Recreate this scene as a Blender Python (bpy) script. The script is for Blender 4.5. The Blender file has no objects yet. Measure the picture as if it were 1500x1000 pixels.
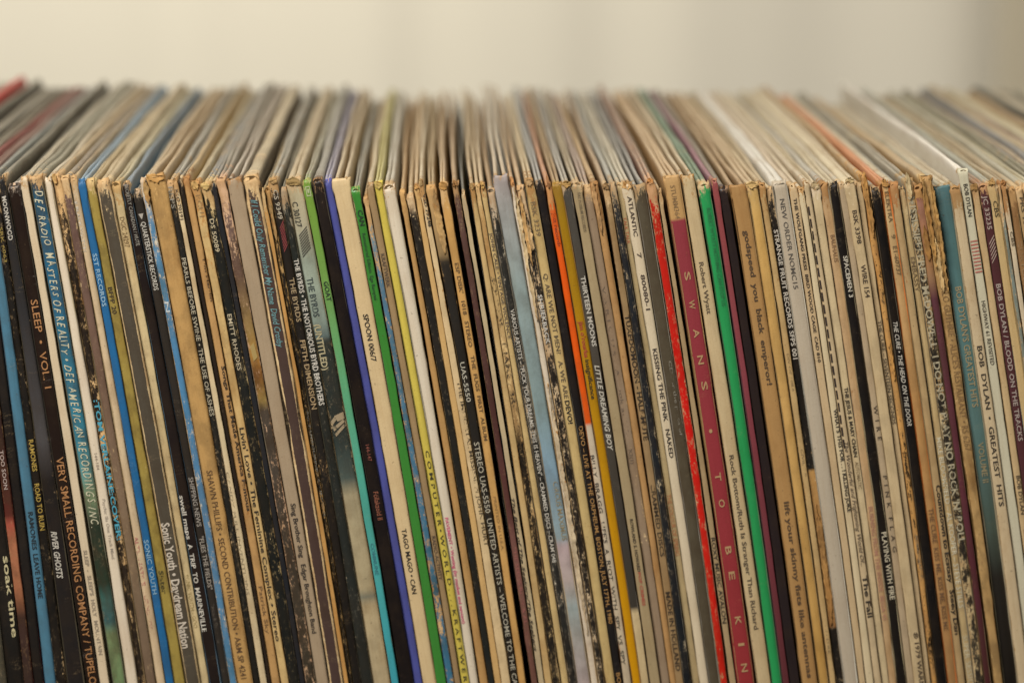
import bpy, math, random
from mathutils import Euler, Vector, noise

SC = bpy.context.scene
COL = SC.collection

# ------------------------------------------------------------------ camera
F_PX, DIST, CAM_Z = 3960.0, 0.987, 0.446
PITCH, YAW = math.radians(11.21), math.radians(1.446)
ROT = Euler((math.radians(90) - PITCH, 0, -YAW))
RM = ROT.to_matrix()
CAM = Vector((0.0, -DIST, CAM_Z))
cd = bpy.data.cameras.new('camera')
cam = bpy.data.objects.new('camera', cd)
COL.objects.link(cam)
cam.location, cam.rotation_euler = CAM, ROT
cd.sensor_width = 36.0
cd.lens = 36.0 * F_PX / 1500.0
cd.clip_start, cd.clip_end = 0.05, 50
cd.dof.use_dof = True
cd.dof.aperture_fstop = 4.3
cd.dof.aperture_blades = 7
SC.camera = cam

def unproj(px, py, Y):
    """world point on the plane y = Y that is seen at photo pixel (px, py)"""
    d = RM @ Vector(((px - 750) / F_PX, -(py - 500) / F_PX, -1.0))
    t = (Y - CAM.y) / d.y
    return CAM + d * t, t

cd.dof.focus_distance = unproj(750, 400, 0.0)[1]

# ------------------------------------------------------------------ light
w = bpy.data.worlds.new('World'); SC.world = w; w.use_nodes = True
bg = w.node_tree.nodes['Background']
bg.inputs[0].default_value = (1.0, 0.93, 0.82, 1)
bg.inputs[1].default_value = 0.07
SC.view_settings.view_transform = 'Standard'
SC.view_settings.look = 'None'
SC.view_settings.exposure = 0.0
SC.view_settings.gamma = 1.0
SC.view_settings.use_curve_mapping = False

def area(name, loc, target, size, power, color):
    l = bpy.data.lights.new(name, 'AREA'); l.shape = 'RECTANGLE'
    l.size, l.size_y = size; l.energy = power; l.color = color
    o = bpy.data.objects.new(name, l); COL.objects.link(o)
    o.location = loc
    o.rotation_euler = (Vector(target) - Vector(loc)).to_track_quat('-Z', 'Y').to_euler()
    return o
area('key_light', (-0.5, -0.95, 1.15), (0.0, 0.0, 0.22), (0.55, 0.55), 30, (1.0, 0.94, 0.87))  # soft key lamp, high at front left; no actual window stands there
area('room_light', (0.7, -0.2, 1.7), (0.05, 0.15, 0.3), (1.0, 0.8), 12, (1.0, 0.94, 0.87))
area('added_curtain_light', (-0.25, 0.72, 0.72), (-0.17, 1.35, 0.33), (0.35, 0.35), 4.9, (1.0, 0.945, 0.80))  # added lamp between row and curtain, brightens the cloth into a glow

# ------------------------------------------------------------------ helpers
def lin(c):
    c /= 255.0
    return c / 12.92 if c <= 0.04045 else ((c + 0.055) / 1.055) ** 2.4
TINT = (1.02, 0.97, 0.90)       # the light's strength and warmth on a spine
def col(h, k=1.0):
    """paint colour of a surface that looks like sRGB hex h under this light"""
    h = h.lstrip('#')
    r = [lin(int(h[i:i + 2], 16)) for i in (0, 2, 4)]
    g = .3 * r[0] + .6 * r[1] + .1 * r[2]
    r = [max(0.0, g + (v - g) * 1.02) for v in r]
    if g < .07: k *= .58 + 6 * g
    return tuple(min(0.86, max(0.004, k * v / t)) for v, t in zip(r, TINT)) + (1.0,)

def grey(c, k, v):
    g = .3 * c[0] + .6 * c[1] + .1 * c[2]
    return tuple(v * (x + (g - x) * k) for x in c[:3]) + (1.0,)

def mesh_obj(name, verts, faces, mat, parent=None, uvs=None, smooth=True):
    me = bpy.data.meshes.new(name)
    me.from_pydata(verts, [], faces)
    if uvs is not None:
        uv = me.uv_layers.new(name='UVMap')
        li = [0] * len(me.loops)
        me.loops.foreach_get('vertex_index', li)
        flat = []
        for i in li: flat += uvs[i]
        uv.data.foreach_set('uv', flat)
    if smooth:
        me.polygons.foreach_set('use_smooth', [True] * len(me.polygons))
    me.materials.append(mat)
    o = bpy.data.objects.new(name, me); COL.objects.link(o)
    if parent: o.parent = parent
    return o

class NT:
    """terse node builder"""
    def __init__(s, tree): s.t = tree
    def n(s, typ, ins=None, **kw):
        nd = s.t.nodes.new(typ)
        for k, v in kw.items(): setattr(nd, k, v)
        for k, v in (ins or {}).items():
            if hasattr(v, 'is_output'): s.t.links.new(v, nd.inputs[k])
            else: nd.inputs[k].default_value = v
        return nd
    def m(s, op, a, b=None, c=None, clamp=False):
        nd = s.t.nodes.new('ShaderNodeMath'); nd.operation = op; nd.use_clamp = clamp
        for i, v in enumerate((a, b, c)):
            if v is None: continue
            if hasattr(v, 'is_output'): s.t.links.new(v, nd.inputs[i])
            else: nd.inputs[i].default_value = v
        return nd.outputs[0]
    def mix(s, f, a, b, blend='MIX'):
        nd = s.t.nodes.new('ShaderNodeMix'); nd.data_type = 'RGBA'; nd.blend_type = blend
        for i, v in ((0, f), (6, a), (7, b)):
            if hasattr(v, 'is_output'): s.t.links.new(v, nd.inputs[i])
            else: nd.inputs[i].default_value = v
        return nd.outputs[2]
    def step(s, v, lo, hi):
        nd = s.t.nodes.new('ShaderNodeMapRange'); nd.interpolation_type = 'SMOOTHSTEP'
        for k, x in ((0, v), (1, lo), (2, hi)):
            if hasattr(x, 'is_output'): s.t.links.new(x, nd.inputs[k])
            else: nd.inputs[k].default_value = x
        return nd.outputs[0]
    def noise(s, vec, scale, detail=5, rough=0.6, dist=0.0):
        return s.n('ShaderNodeTexNoise', {'Vector': vec, 'Scale': scale, 'Detail': detail, 'Roughness': rough, 'Distortion': dist}).outputs[0]

def sock(g, name, typ, io='INPUT', val=None):
    k = g.interface.new_socket(name=name, in_out=io, socket_type=typ)
    if val is not None: k.default_value = val

# printed spine: ink over board, rubbed away at edges, chipped and grubby.  UV = (across 0..1, metres below the top)
def make_spine_group():
    g = bpy.data.node_groups.new('printed_spine', 'ShaderNodeTree')
    sock(g, 'Ink', 'NodeSocketColor'); sock(g, 'Paper', 'NodeSocketColor')
    for n_, v in (('Wear', .2), ('Edge', .5), ('Top', .6), ('Seed', 0.), ('Width', .0035), ('Rough', .5), ('Mottle', .1), ('Band', 0.)):
        sock(g, n_, 'NodeSocketFloat', val=v)
    sock(g, 'Shader', 'NodeSocketShader', 'OUTPUT')
    b = NT(g)
    I = b.n('NodeGroupInput').outputs
    O = b.n('NodeGroupOutput')
    uv = b.n('ShaderNodeSeparateXYZ', {0: b.n('ShaderNodeUVMap').outputs[0]})
    u, d = uv.outputs[0], uv.outputs[1]
    across = b.m('MULTIPLY', u, I['Width'])
    def vec(ax, dx, off):
        return b.n('ShaderNodeCombineXYZ', {0: b.m('MULTIPLY', across, ax), 1: b.m('MULTIPLY', d, dx), 2: b.m('ADD', I['Seed'], off)}).outputs[0]
    n1 = b.noise(vec(1.25, .36, 0), 520, 8, .74)
    nf = b.noise(vec(1, .8, .37), 1500, 4, .65)
    nl = b.noise(vec(.6, .35, .71), 60, 3, .6)
    e = b.m('POWER', b.m('ABSOLUTE', b.m('MULTIPLY_ADD', u, 2.0, -1.0)), 8.0)
    tp = b.m('POWER', 2.718, b.m('MULTIPLY', d, -150.0))
    v = b.m('ADD', b.m('MULTIPLY', n1, .72), b.m('MULTIPLY', nf, .28))
    v = b.m('ADD', v, b.m('MULTIPLY', b.m('SUBTRACT', nl, .5), .34))
    v = b.m('MULTIPLY_ADD', b.m('MULTIPLY', e, I['Edge']), .26, v)
    v = b.m('MULTIPLY_ADD', b.m('MULTIPLY', tp, I['Top']), .36, v)
    au = b.m('ABSOLUTE', b.m('MULTIPLY_ADD', u, 2.0, -1.0))
    bd = b.m('MULTIPLY', b.step(b.m('ADD', au, I['Band']), .86, 1.06), b.step(I['Band'], 0.0, .05))
    v = b.m('MULTIPLY_ADD', bd, .36, v)
    th = b.m('MULTIPLY_ADD', I['Wear'], -.36, .735)
    mask = b.step(v, th, b.m('ADD', th, .02))
    halo = b.step(v, b.m('SUBTRACT', th, .07), th)
    pn = b.step(b.noise(vec(1.2, .6, 1.9), 420, 4, .6), .4, .62)
    paper = b.mix(pn, I['Paper'], b.mix(.55, I['Paper'], (.33, .19, .075, 1)))
    paper = b.mix(b.m('MULTIPLY', tp, .55), paper, (.40, .225, .085, 1))
    ink = b.mix(b.m('MULTIPLY', halo, .14), I['Ink'], I['Paper'])
    # mottled print and handling dirt
    mo = b.step(b.noise(vec(1, .6, 3.3), 170, 5, .6), .38, .66)
    ink = b.mix(b.m('MULTIPLY', mo, I['Mottle']), ink, b.mix(.7, ink, (.045, .028, .014, 1)))
    c = b.mix(mask, ink, paper)
    dirt = b.step(b.m('ADD', b.noise(vec(.8, .3, 5.1), 120, 6, .65), b.m('MULTIPLY', e, .12)), .46, .74)
    c = b.mix(b.m('MULTIPLY', dirt, b.m('MULTIPLY_ADD', I['Wear'], 1.2, .14), clamp=True), c, b.mix(1.0, c, (.62, .47, .31, 1), 'MULTIPLY'))
    lum = b.step(b.n('ShaderNodeRGBToBW', {0: I['Ink']}).outputs[0], .12, .26)
    fl = b.step(b.noise(vec(1, .5, 17.), 950, 5, .66), .575, .61)
    fl = b.m('MULTIPLY', fl, b.step(b.m('ADD', b.noise(vec(.7, .3, 19.), 150, 3, .6), b.m('MULTIPLY', e, .12)), .47, .64))
    c = b.mix(b.m('MULTIPLY', fl, b.m('MULTIPLY_ADD', I['Wear'], 1.3, -.12), clamp=True), c, b.mix(lum, paper, (.16, .095, .045, 1)))
    # vertical rub streaks, paper grain and hairline cracks across the spine
    streak = b.step(b.noise(vec(2.2, .09, 9.3), 700, 4, .6), .42, .68)
    c = b.mix(b.m('MULTIPLY', streak, .16), c, b.mix(1.0, c, (.68, .56, .42, 1), 'MULTIPLY'))
    grain = b.noise(vec(1, 1, 11.), 2600, 2, .5)
    c = b.mix(b.m('MULTIPLY', b.step(grain, .3, .7), .10), c, b.mix(1.0, c, (.5, .45, .4, 1), 'MULTIPLY'))
    ck = b.m('ABSOLUTE', b.m('SUBTRACT', b.noise(vec(.25, 1, 13.), 210, 5, .75), .5))
    ck = b.m('MULTIPLY', b.step(ck, .006, .001), b.step(b.noise(vec(.4, .5, 15.), 160, 2, .5), .57, .66))
    c = b.mix(b.m('MULTIPLY', ck, .55), c, b.mix(.6, paper, c))
    spk = b.step(b.noise(vec(1, 1, 7.7), 900, 2, .5), .70, .76)
    c = b.mix(b.m('MULTIPLY', spk, .45), c, (.07, .045, .025, 1))
    h = b.m('ADD', b.m('MULTIPLY', nf, .5), b.m('ADD', b.m('MULTIPLY', n1, .7), b.m('MULTIPLY', mask, -.6)))
    bump = b.n('ShaderNodeBump', {'Height': h, 'Strength': .32, 'Distance': .0004})
    r = b.m('ADD', I['Rough'], b.m('ADD', b.m('MULTIPLY', mask, .25), b.m('MULTIPLY_ADD', nl, .25, -.12)), clamp=True)
    p = b.n('ShaderNodeBsdfPrincipled', {'Base Color': c, 'Roughness': r, 'Normal': bump.outputs[0], 'Specular IOR Level': .28})
    g.links.new(p.outputs[0], O.inputs[0])
    return g

# board cover: UV = (metres behind the spine, metres below the fold)
def make_cover_group():
    g = bpy.data.node_groups.new('sleeve_board', 'ShaderNodeTree')
    sock(g, 'Side', 'NodeSocketColor'); sock(g, 'Fold', 'NodeSocketColor'); sock(g, 'Paper', 'NodeSocketColor')
    for n_, v in (('Wear', .3), ('Seed', 0.), ('Rough', .5)):
        sock(g, n_, 'NodeSocketFloat', val=v)
    sock(g, 'Shader', 'NodeSocketShader', 'OUTPUT')
    b = NT(g); I = b.n('NodeGroupInput').outputs; O = b.n('NodeGroupOutput')
    uv = b.n('ShaderNodeSeparateXYZ', {0: b.n('ShaderNodeUVMap').outputs[0]})
    y, d = uv.outputs[0], uv.outputs[1]
    def vec(ay, ad, off):
        return b.n('ShaderNodeCombineXYZ', {0: b.m('MULTIPLY', y, ay), 1: b.m('MULTIPLY', d, ad), 2: b.m('ADD', I['Seed'], off)}).outputs[0]
    n1 = b.noise(vec(.6, 1, 0), 300, 6, .68)
    nl = b.noise(vec(.3, 1, 2.1), 60, 4, .6)
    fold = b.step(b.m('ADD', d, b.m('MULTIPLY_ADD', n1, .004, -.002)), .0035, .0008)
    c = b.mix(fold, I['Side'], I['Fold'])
    front = b.m('POWER', 2.718, b.m('MULTIPLY', y, -95.0))
    th = b.m('MULTIPLY_ADD', I['Wear'], -.34, .74)
    v = b.m('ADD', n1, b.m('MULTIPLY', b.m('MULTIPLY', front, fold), .42))
    mask = b.m('MULTIPLY', b.step(v, th, b.m('ADD', th, .08)), b.m('MULTIPLY_ADD', fold, .75, .25))
    paper = b.mix(b.step(nl, .4, .62), I['Paper'], b.mix(.5, I['Paper'], (.3, .17, .07, 1)))
    c = b.mix(mask, c, paper)
    dirt = b.step(b.noise(vec(.35, 1, 5.), 110, 6, .65), .42, .7)
    c = b.mix(b.m('MULTIPLY', dirt, .4), c, b.mix(1.0, c, (.6, .48, .34, 1), 'MULTIPLY'))
    bump = b.n('ShaderNodeBump', {'Height': n1, 'Strength': .35, 'Distance': .0005})
    p = b.n('ShaderNodeBsdfPrincipled', {'Base Color': c, 'Roughness': b.m('MULTIPLY_ADD', nl, .3, b.m('SUBTRACT', I['Rough'], .15)), 'Normal': bump.outputs[0], 'Specular IOR Level': .4})
    g.links.new(p.outputs[0], O.inputs[0])
    return g

G_SPINE, G_COVER = make_spine_group(), make_cover_group()

def group_mat(name, group, vals):
    m = bpy.data.materials.new(name); m.use_nodes = True
    t = m.node_tree; t.nodes.clear()
    b = NT(t)
    gn = t.nodes.new('ShaderNodeGroup'); gn.node_tree = group
    for k, v in vals.items(): gn.inputs[k].default_value = v
    out = t.nodes.new('ShaderNodeOutputMaterial')
    t.links.new(gn.outputs[0], out.inputs[0])
    return m, b, gn

_ink = {}
def ink_mat(h, fade):
    """printing ink; fade = how much of it has rubbed off"""
    key = (h, fade)
    if key in _ink: return _ink[key]
    m = bpy.data.materials.new('printing_ink'); m.use_nodes = True
    b = NT(m.node_tree); p = m.node_tree.nodes['Principled BSDF']
    tc = b.n('ShaderNodeTexCoord').outputs['Object']
    mp = b.n('ShaderNodeMapping', {'Vector': tc, 'Scale': (1, 1, .6)}).outputs[0]
    n = b.m('ADD', b.m('MULTIPLY', b.noise(mp, 700, 5, .7), .6), b.m('MULTIPLY', b.noise(mp, 140, 3, .6), .4))
    th = .335 + fade * .34
    a = b.step(n, th - .03, th + .05)
    lo = 1.0 - fade * .55
    m.node_tree.links.new(b.m('MULTIPLY', a, lo if fade > .2 else 1.0), p.inputs['Alpha'])
    c = col(h); lum = .3 * c[0] + .6 * c[1] + .1 * c[2]
    p.inputs['Base Color'].default_value = grey(c, .1, .78 if lum > .25 else 1.0)      # rubbed, dusty ink
    p.inputs['Roughness'].default_value = .6
    _ink[key] = m
    return m

# ------------------------------------------------------------------ shelf and curtain (the setting)
def plain(name, base, rough=.6, grain=None):
    m = bpy.data.materials.new(name); m.use_nodes = True
    b = NT(m.node_tree); p = m.node_tree.nodes['Principled BSDF']
    tc = b.n('ShaderNodeTexCoord').outputs['Object']
    if grain:
        v = b.n('ShaderNodeMapping', {'Vector': tc, 'Scale': grain}).outputs[0]
        n = b.noise(v, 14, 8, .65, 1.2)
        c = b.mix(b.step(n, .35, .65), base, tuple(x * .6 for x in base[:3]) + (1,))
        m.node_tree.links.new(c, p.inputs['Base Color'])
    else:
        p.inputs['Base Color'].default_value = base
    p.inputs['Roughness'].default_value = rough
    return m

def box(name, lo, hi, mat, bevel=.002):
    v = [(x, y, z) for x in (lo[0], hi[0]) for y in (lo[1], hi[1]) for z in (lo[2], hi[2])]
    f = [(0, 1, 3, 2), (4, 6, 7, 5), (0, 4, 5, 1), (2, 3, 7, 6), (0, 2, 6, 4), (1, 5, 7, 3)]
    o = mesh_obj(name, v, f, mat, smooth=False)
    bv = o.modifiers.new('bevel', 'BEVEL'); bv.width = bevel; bv.segments = 3
    return o
shelf = box('shelf_board', (-.75, -.05, -.03), (.75, .37, 0.0), plain('shelf_wood', (.22, .12, .055, 1), .45, (.6, 5, 5)))
shelf['kind'] = 'structure'

def make_curtain(xa, xb, yc, ca, cb, label):
    m = bpy.data.materials.new('curtain_cloth'); m.use_nodes = True
    b = NT(m.node_tree); p = m.node_tree.nodes['Principled BSDF']
    tc = b.n('ShaderNodeTexCoord').outputs['Object']
    weave = b.noise(b.n('ShaderNodeMapping', {'Vector': tc, 'Scale': (1, 1, .25)}).outputs[0], 900, 2, .5)
    c = b.mix(weave, ca, cb)
    m.node_tree.links.new(c, p.inputs['Base Color'])
    p.inputs['Roughness'].default_value = .9
    p.inputs['Sheen Weight'].default_value = .15
    bp = b.n('ShaderNodeBump', {'Height': weave, 'Strength': .2, 'Distance': .0005})
    m.node_tree.links.new(bp.outputs[0], p.inputs['Normal'])
    nx, nz = 340, 14
    vs, fs = [], []
    for j in range(nz + 1):
        z = -.6 + 2.4 * j / nz
        for i in range(nx + 1):
            x = xa + (xb - xa) * i / nx
            ph = x + .09 * math.sin(2.3 * x + .4) + .05 * math.sin(5.9 * x) + .02 * (z - .3)
            amp = .004 + .004 * max(0.0, min(1.0, (x - .1) / .4))
            y = yc + amp * math.sin(2 * math.pi * ph / .21 + .8) + .35 * amp * math.sin(2 * math.pi * ph / .118 + 1.1) + .004 * math.sin(9 * z + 5 * x)
            vs.append((x, y, z))
    for j in range(nz):
        for i in range(nx):
            a = j * (nx + 1) + i
            fs.append((a, a + 1, a + nx + 2, a + nx + 1))
    o = mesh_obj('curtain', vs, fs, m)
    so = o.modifiers.new('cloth_thickness', 'SOLIDIFY'); so.thickness = .0012; so.offset = 1
    o['label'] = label
    o['category'] = 'curtain'
make_curtain(-1.5, 1.5, 1.34, (.605, .57, .485, 1), (.68, .645, .55, 1), 'blurred cream curtain hanging in soft folds behind the records')
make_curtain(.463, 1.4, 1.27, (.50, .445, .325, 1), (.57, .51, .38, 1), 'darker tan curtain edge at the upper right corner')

# ------------------------------------------------------------------ text to mesh
_cap = None
def text_mesh(s, bold=0.0, italic=0.0, spacing=1.0):
    cu = bpy.data.curves.new('lettering', 'FONT')
    cu.body = s; cu.size = 1.0; cu.resolution_u = 2
    cu.offset = bold; cu.shear = italic; cu.space_character = spacing
    o = bpy.data.objects.new('lettering', cu); COL.objects.link(o)
    bpy.context.view_layer.update()
    me = o.to_mesh()
    vs = [tuple(v.co) for v in me.vertices]
    fs = [tuple(p.vertices) for p in me.polygons]
    o.to_mesh_clear()
    bpy.data.objects.remove(o); bpy.data.curves.remove(cu)
    return vs, fs
def hand_mesh(body):
    """brush capitals: every letter its own tilt, size and slant"""
    rnd = random.Random(5); vs, fs, x = [], [], 0.0
    for ch in body:
        if ch == ' ': x += .34; continue
        v, f = text_mesh(ch, .006, .2 + rnd.uniform(.0, .35))
        xa, xb = min(p[0] for p in v), max(p[0] for p in v)
        k, dy, a = rnd.uniform(.85, 1.2), rnd.uniform(-.1, .1), rnd.uniform(-.16, .16)
        b0 = len(vs)
        for p in v:
            px, py = (p[0] - xa), p[1] * k
            vs.append((x + px * math.cos(a) - py * math.sin(a), py * math.cos(a) + px * math.sin(a) + dy, 0))
        fs += [tuple(q + b0 for q in t) for t in f]
        x += xb - xa + .13
    return vs, fs
_hv, _ = text_mesh('H')
CAP = max(v[1] for v in _hv)

# ------------------------------------------------------------------ the sleeves
ROWSLOPE = None
Z_SAMPLES = 46

class Sleeve:
    def __init__(s, idx, xt, xb, top, ink, side, fold, wear=(.2, .5, .6), paper='#cdb083', rough=.45,
                 gate=0, yo=None, pinch=None, mottle=.25, back=None, jag=0.75, bow=None, band=0.0):
        s.idx, s.gate, s.jag = idx, gate, jag
        s.rnd = random.Random(idx * 7919 + 13)
        s.yo = s.rnd.uniform(-.0013, .0016) if yo is None else yo
        s.seed = s.rnd.uniform(0, 50)
        gl, gr = s.rnd.choice((.00006, .0001, .00015, .0002, .00027)), s.rnd.choice((.00006, .0001, .00015, .0002, .00027))
        s.kr = s.rnd.uniform(.13, .34)
        (a, _), (b, _) = unproj(xt[0], 320, s.yo), unproj(xt[1], 320, s.yo)
        (c, _), (d, _) = unproj(xb[0], 930, s.yo), unproj(xb[1], 930, s.yo)
        s.z1, s.z2 = a.z, c.z
        s.L = (a.x + gl, c.x + gl); s.R = (b.x - gr, d.x - gr)
        s.ztop = unproj((xt[0] + xt[1]) / 2, top, s.yo)[0].z
        s.w = ((s.R[0] - s.L[0]) + (s.R[1] - s.L[1])) / 2
        s.bow = .00055 if bow is None else bow
        s.base = Vector((s.edge(.5, 0.0), 0, 0))
        s.pinch = s.rnd.uniform(.82, 1.0) if pinch is None else pinch
        s.plen = s.rnd.uniform(.004, .03)
        s.back = s.rnd.uniform(.0002, .0050) if back is None else back
        s.root = bpy.data.objects.new('record_sleeve', None)
        s.root.empty_display_size = .02
        COL.objects.link(s.root)
        s.root.location = s.base
        s.root['category'] = 'record'
        s.root['group'] = 'records packed upright in a row'
        s.wear, s.paper = wear, paper
        # materials
        stops = ink if isinstance(ink, list) else [(0, ink)]
        rgb = [[int(h[k:k + 2], 16) for k in (1, 3, 5)] for _, h in stops]
        if len(stops) <= 3 and max(max(c) - min(c) for c in zip(*rgb)) <= 42:      # one even colour of print
            stops = [(0, '#%02x%02x%02x' % tuple(int(sum(c) / len(c)) for c in zip(*rgb)))]
        m, b, gn = group_mat('spine_print', G_SPINE, dict(Paper=col(paper), Wear=wear[0], Edge=wear[1], Top=wear[2], Seed=s.seed, Width=max(.002, s.w), Rough=rough, Mottle=mottle, Band=band))
        if len(stops) == 1: gn.inputs['Ink'].default_value = col(stops[0][1])
        else:
            uv = b.n('ShaderNodeSeparateXYZ', {0: b.n('ShaderNodeUVMap').outputs[0]})
            fac = b.m('DIVIDE', uv.outputs[1], .33)
            cr = b.n('ShaderNodeValToRGB', {0: fac})
            el = cr.color_ramp.elements
            while len(el) < len(stops): el.new(.5)
            for e_, (py, h) in zip(el, stops):
                e_.position = max(0.0, min(1.0, (s.ztop - s.z_of(py)) / .33)); e_.color = col(h)
            m.node_tree.links.new(cr.outputs[0], gn.inputs['Ink'])
        s.m_spine = m
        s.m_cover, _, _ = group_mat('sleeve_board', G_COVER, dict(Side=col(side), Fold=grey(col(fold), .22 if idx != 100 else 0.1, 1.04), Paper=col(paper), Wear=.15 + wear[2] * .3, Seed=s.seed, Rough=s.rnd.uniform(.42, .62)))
        s.build()

    # geometry functions -------------------------------------------------
    def z_of(s, py):
        return unproj(700, py, s.yo)[0].z
    def edge(s, u, z):
        t = (s.z1 - z) / (s.z1 - s.z2)
        tc = min(t, 1.2)
        l = s.L[0] + (s.L[1] - s.L[0]) * tc
        r = s.R[0] + (s.R[1] - s.R[0]) * tc
        x = l + (r - l) * u
        if t > 1.2: x += (t - 1.2) * .0262
        return x + s.bow * 4 * tc * (1 - tc)
    def jitter(s, z, k):
        d = max(0.0, s.ztop - z)
        amp = s.jag * (.0003 + .0009 * math.exp(-d / .007))
        return amp * noise.noise((k * 3.7 + s.seed, z * 160, s.seed)) + .5 * amp * noise.noise((k + s.seed, z * 520, 3))
    def front(s, u, z):
        """point on the printed front of the spine"""
        r = min(.0013, s.kr * s.w)
        q = min(u, 1 - u) * s.w
        dy = 0.0
        if q < r: dy = r - math.sqrt(max(0.0, r * r - (r - q) ** 2))
        x = s.edge(u, z) + s.jitter(z, 1 if u < .5 else 2) * (abs(2 * u - 1) ** 2)
        y = s.yo + dy + s.jag * .0004 * noise.noise((s.seed, 5.5, z * 45))
        return Vector((x, y, z))

    def build(s):
        us = [0, .02, .05, .1, .18, .5, .82, .9, .95, .98, 1]
        vs, uvs, fs = [], [], []
        zs = [s.ztop * (1 - (1 - i / Z_SAMPLES) ** 1.0) for i in range(Z_SAMPLES)]
        rr = .0007 if s.gate else .0016
        zs = [z for z in zs if z < s.ztop - .012] + [s.ztop - .010, s.ztop - .0075, s.ztop - .0055, s.ztop - .004, s.ztop - .0028, s.ztop - rr]
        tilt = .16
        def ztilt(u): return (u - .5) * s.w * tilt
        for z in zs:
            for u in us:
                p = s.front(u, z); p.z += ztilt(u) * min(1.0, z / .2)
                vs.append(p - s.base); uvs.append((u, s.ztop - z))
        # top corner rolls back over the board
        steps = (25, 50, 75, 90) if not s.gate else (45, 90)
        for k, a in enumerate(steps):
            a = math.radians(a)
            nar = 1.0 - (1 - s.pinch) * .55 * (k + 1) / len(steps) if not s.gate else 1.0
            for u in us:
                p = s.front(u, s.ztop - rr)
                uu = .5 + (u - .5) * nar
                p.x = s.edge(uu, s.ztop - rr) + s.jitter(s.ztop, 1 if u < .5 else 2)
                p.y += rr * (1 - math.cos(a)) + .0007 * s.jag * s.rnd.uniform(-1, 1)
                p.z = s.ztop - rr + rr * math.sin(a) + ztilt(u) + .0008 * s.jag * s.rnd.uniform(-1, 1)
                vs.append(p - s.base); uvs.append((u, max(0.0, rr * (1 - a / 1.57))))
        rows = len(zs) + len(steps)
        if s.gate:                      # inner face of the spine, seen down the open fold
            for z in (s.ztop - .0002, s.ztop - .03):
                for u in us:
                    p = s.front(u, z); p.y = s.yo + .0016
                    vs.append(p - s.base); uvs.append((u, .002))
            rows += 2
        n = len(us)
        for r in range(rows - 1):
            for c in range(n - 1):
                a = r * n + c
                fs.append((a, a + 1, a + n + 1, a + n))
        s.spine = mesh_obj('spine', vs, fs, s.m_spine, s.root, uvs)
        if s.gate:
            hw = s.w * .5
            s.cover(-.5 + .17, .16, -.5 + .24); s.cover(.5 - .17, .16, .5 - .24)
            if s.gate > 1: s.cover(0.0, .10, 0.0)
        else:
            s.cover(0.0, .5, 0.0)

    def cover(s, off0, half, off1):
        """one board pocket: off0/off1 = centre across the sleeve (in widths) at the front and the back"""
        ys = [.0004, .0012, .0022, .0035, .005, .008, .012, .018, .026, .036, .05, .066, .085, .105, .13, .155, .18, .205, .23, .255, .28, .298, .308, .3125]
        vs, uvs, fs = [], [], []
        hwf = half * s.w
        sd = s.rnd.uniform(0, 100)
        nprof = None
        two = half > .3 and s.w > .0027 and s.rnd.random() < .8
        groove, lobe = s.rnd.uniform(.0006, .0024), s.rnd.uniform(-.0006, .0006)
        endr = .004
        for y in ys:
            k = 1 - math.exp(-y / s.plen)
            pin = 1 - (1 - s.pinch) * k
            wav = 1 + .16 * noise.noise((sd, y * 30, 1))
            hw = max(.0006, hwf * pin * wav * .93)
            hb = hwf * .95
            zt = s.ztop - .0004 + s.back * (y / .31) + .0009 * noise.noise((sd, y * 22, 4)) + s.jag * .0006 * noise.noise((sd, y * 240, 9)) * math.exp(-y / .03)
            if y > .3125 - endr: zt -= endr - math.sqrt(max(0.0, endr ** 2 - (y - (.3125 - endr)) ** 2))
            off = off0 + (off1 - off0) * min(1.0, y / .05)
            X0 = s.edge(.5, zt)
            drift = .0011 * noise.noise((X0 * 8.0, y * 4.0, 2.2)) * min(1.0, y / .10) + .0005 * noise.noise((sd, y * 9, 7)) * min(1.0, y / .06)
            hr = min(hw, .0013)
            prof = []
            for z, hh, dr in ((0.001, hb, 0), (.04, hb, 0), (.075, hb, 0), (.105, hb, 0), (.135, hb, 0), (zt * .55, hb, 0), (zt - .045, hb, 0.2), (zt - .018, hb, .55), (zt - .008, (hb + hw) / 2, .85), (zt - .0035, hw, 1.0)):
                prof.append((-hh, z, dr))
            arc = [(math.cos(a), math.sin(a)) for a in (math.pi * i / 6 for i in range(6, -1, -1))]
            if two:
                mid = []
                for c in (-1, -.94, -.78, -.5, -.22, -.07, 0, .07, .22, .5, .78, .94, 1):
                    sn = math.sqrt(max(0.0, 1 - (2 * abs(c) - 1) ** 2))
                    ramp = min(1.0, max(0.0, (y - .003) / .02))
                    sn = sn * ramp + (1 - ramp) * math.sqrt(max(0.0, 1 - c * c))
                    lob = lobe * (1 if c > 0 else -1) * (0 if c == 0 else 1) * sn + .0005 * noise.noise((sd + 9, y * 40, c)) * sn
                    mid.append((hw * c, zt - hr + hr * sn - ramp * (groove if c == 0 else groove * .35 if abs(c) < .1 else 0) + lob * ramp, 1.0))
            else:
                mid = [(hw * c, zt - hr + hr * sn, 1.0) for c, sn in arc]
            full = prof + mid + [(-a, z, dr) for a, z, dr in reversed(prof)]
            nprof = len(full)
            dist = 0
            for i, (a, z, dr) in enumerate(full):
                loc = (s.edge(1, z) - s.edge(0, z)) / s.w
                a *= min(1.0, loc) if z > zt - .006 else loc
                cx = s.edge(.5, z) + off * s.w * 1.0
                x = cx + a + drift * dr
                zz = z + a * .16 * (1 if z > .1 else 0)
                vs.append(Vector((x, s.yo + y, zz)) - s.base)
                uvs.append((y, max(0.0, zt - z)))
        for r in range(len(ys) - 1):
            for c in range(nprof - 1):
                a = r * nprof + c
                fs.append((a, a + nprof, a + nprof + 1, a + 1))
        fs.append(tuple(range(nprof - 1, -1, -1)))
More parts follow.
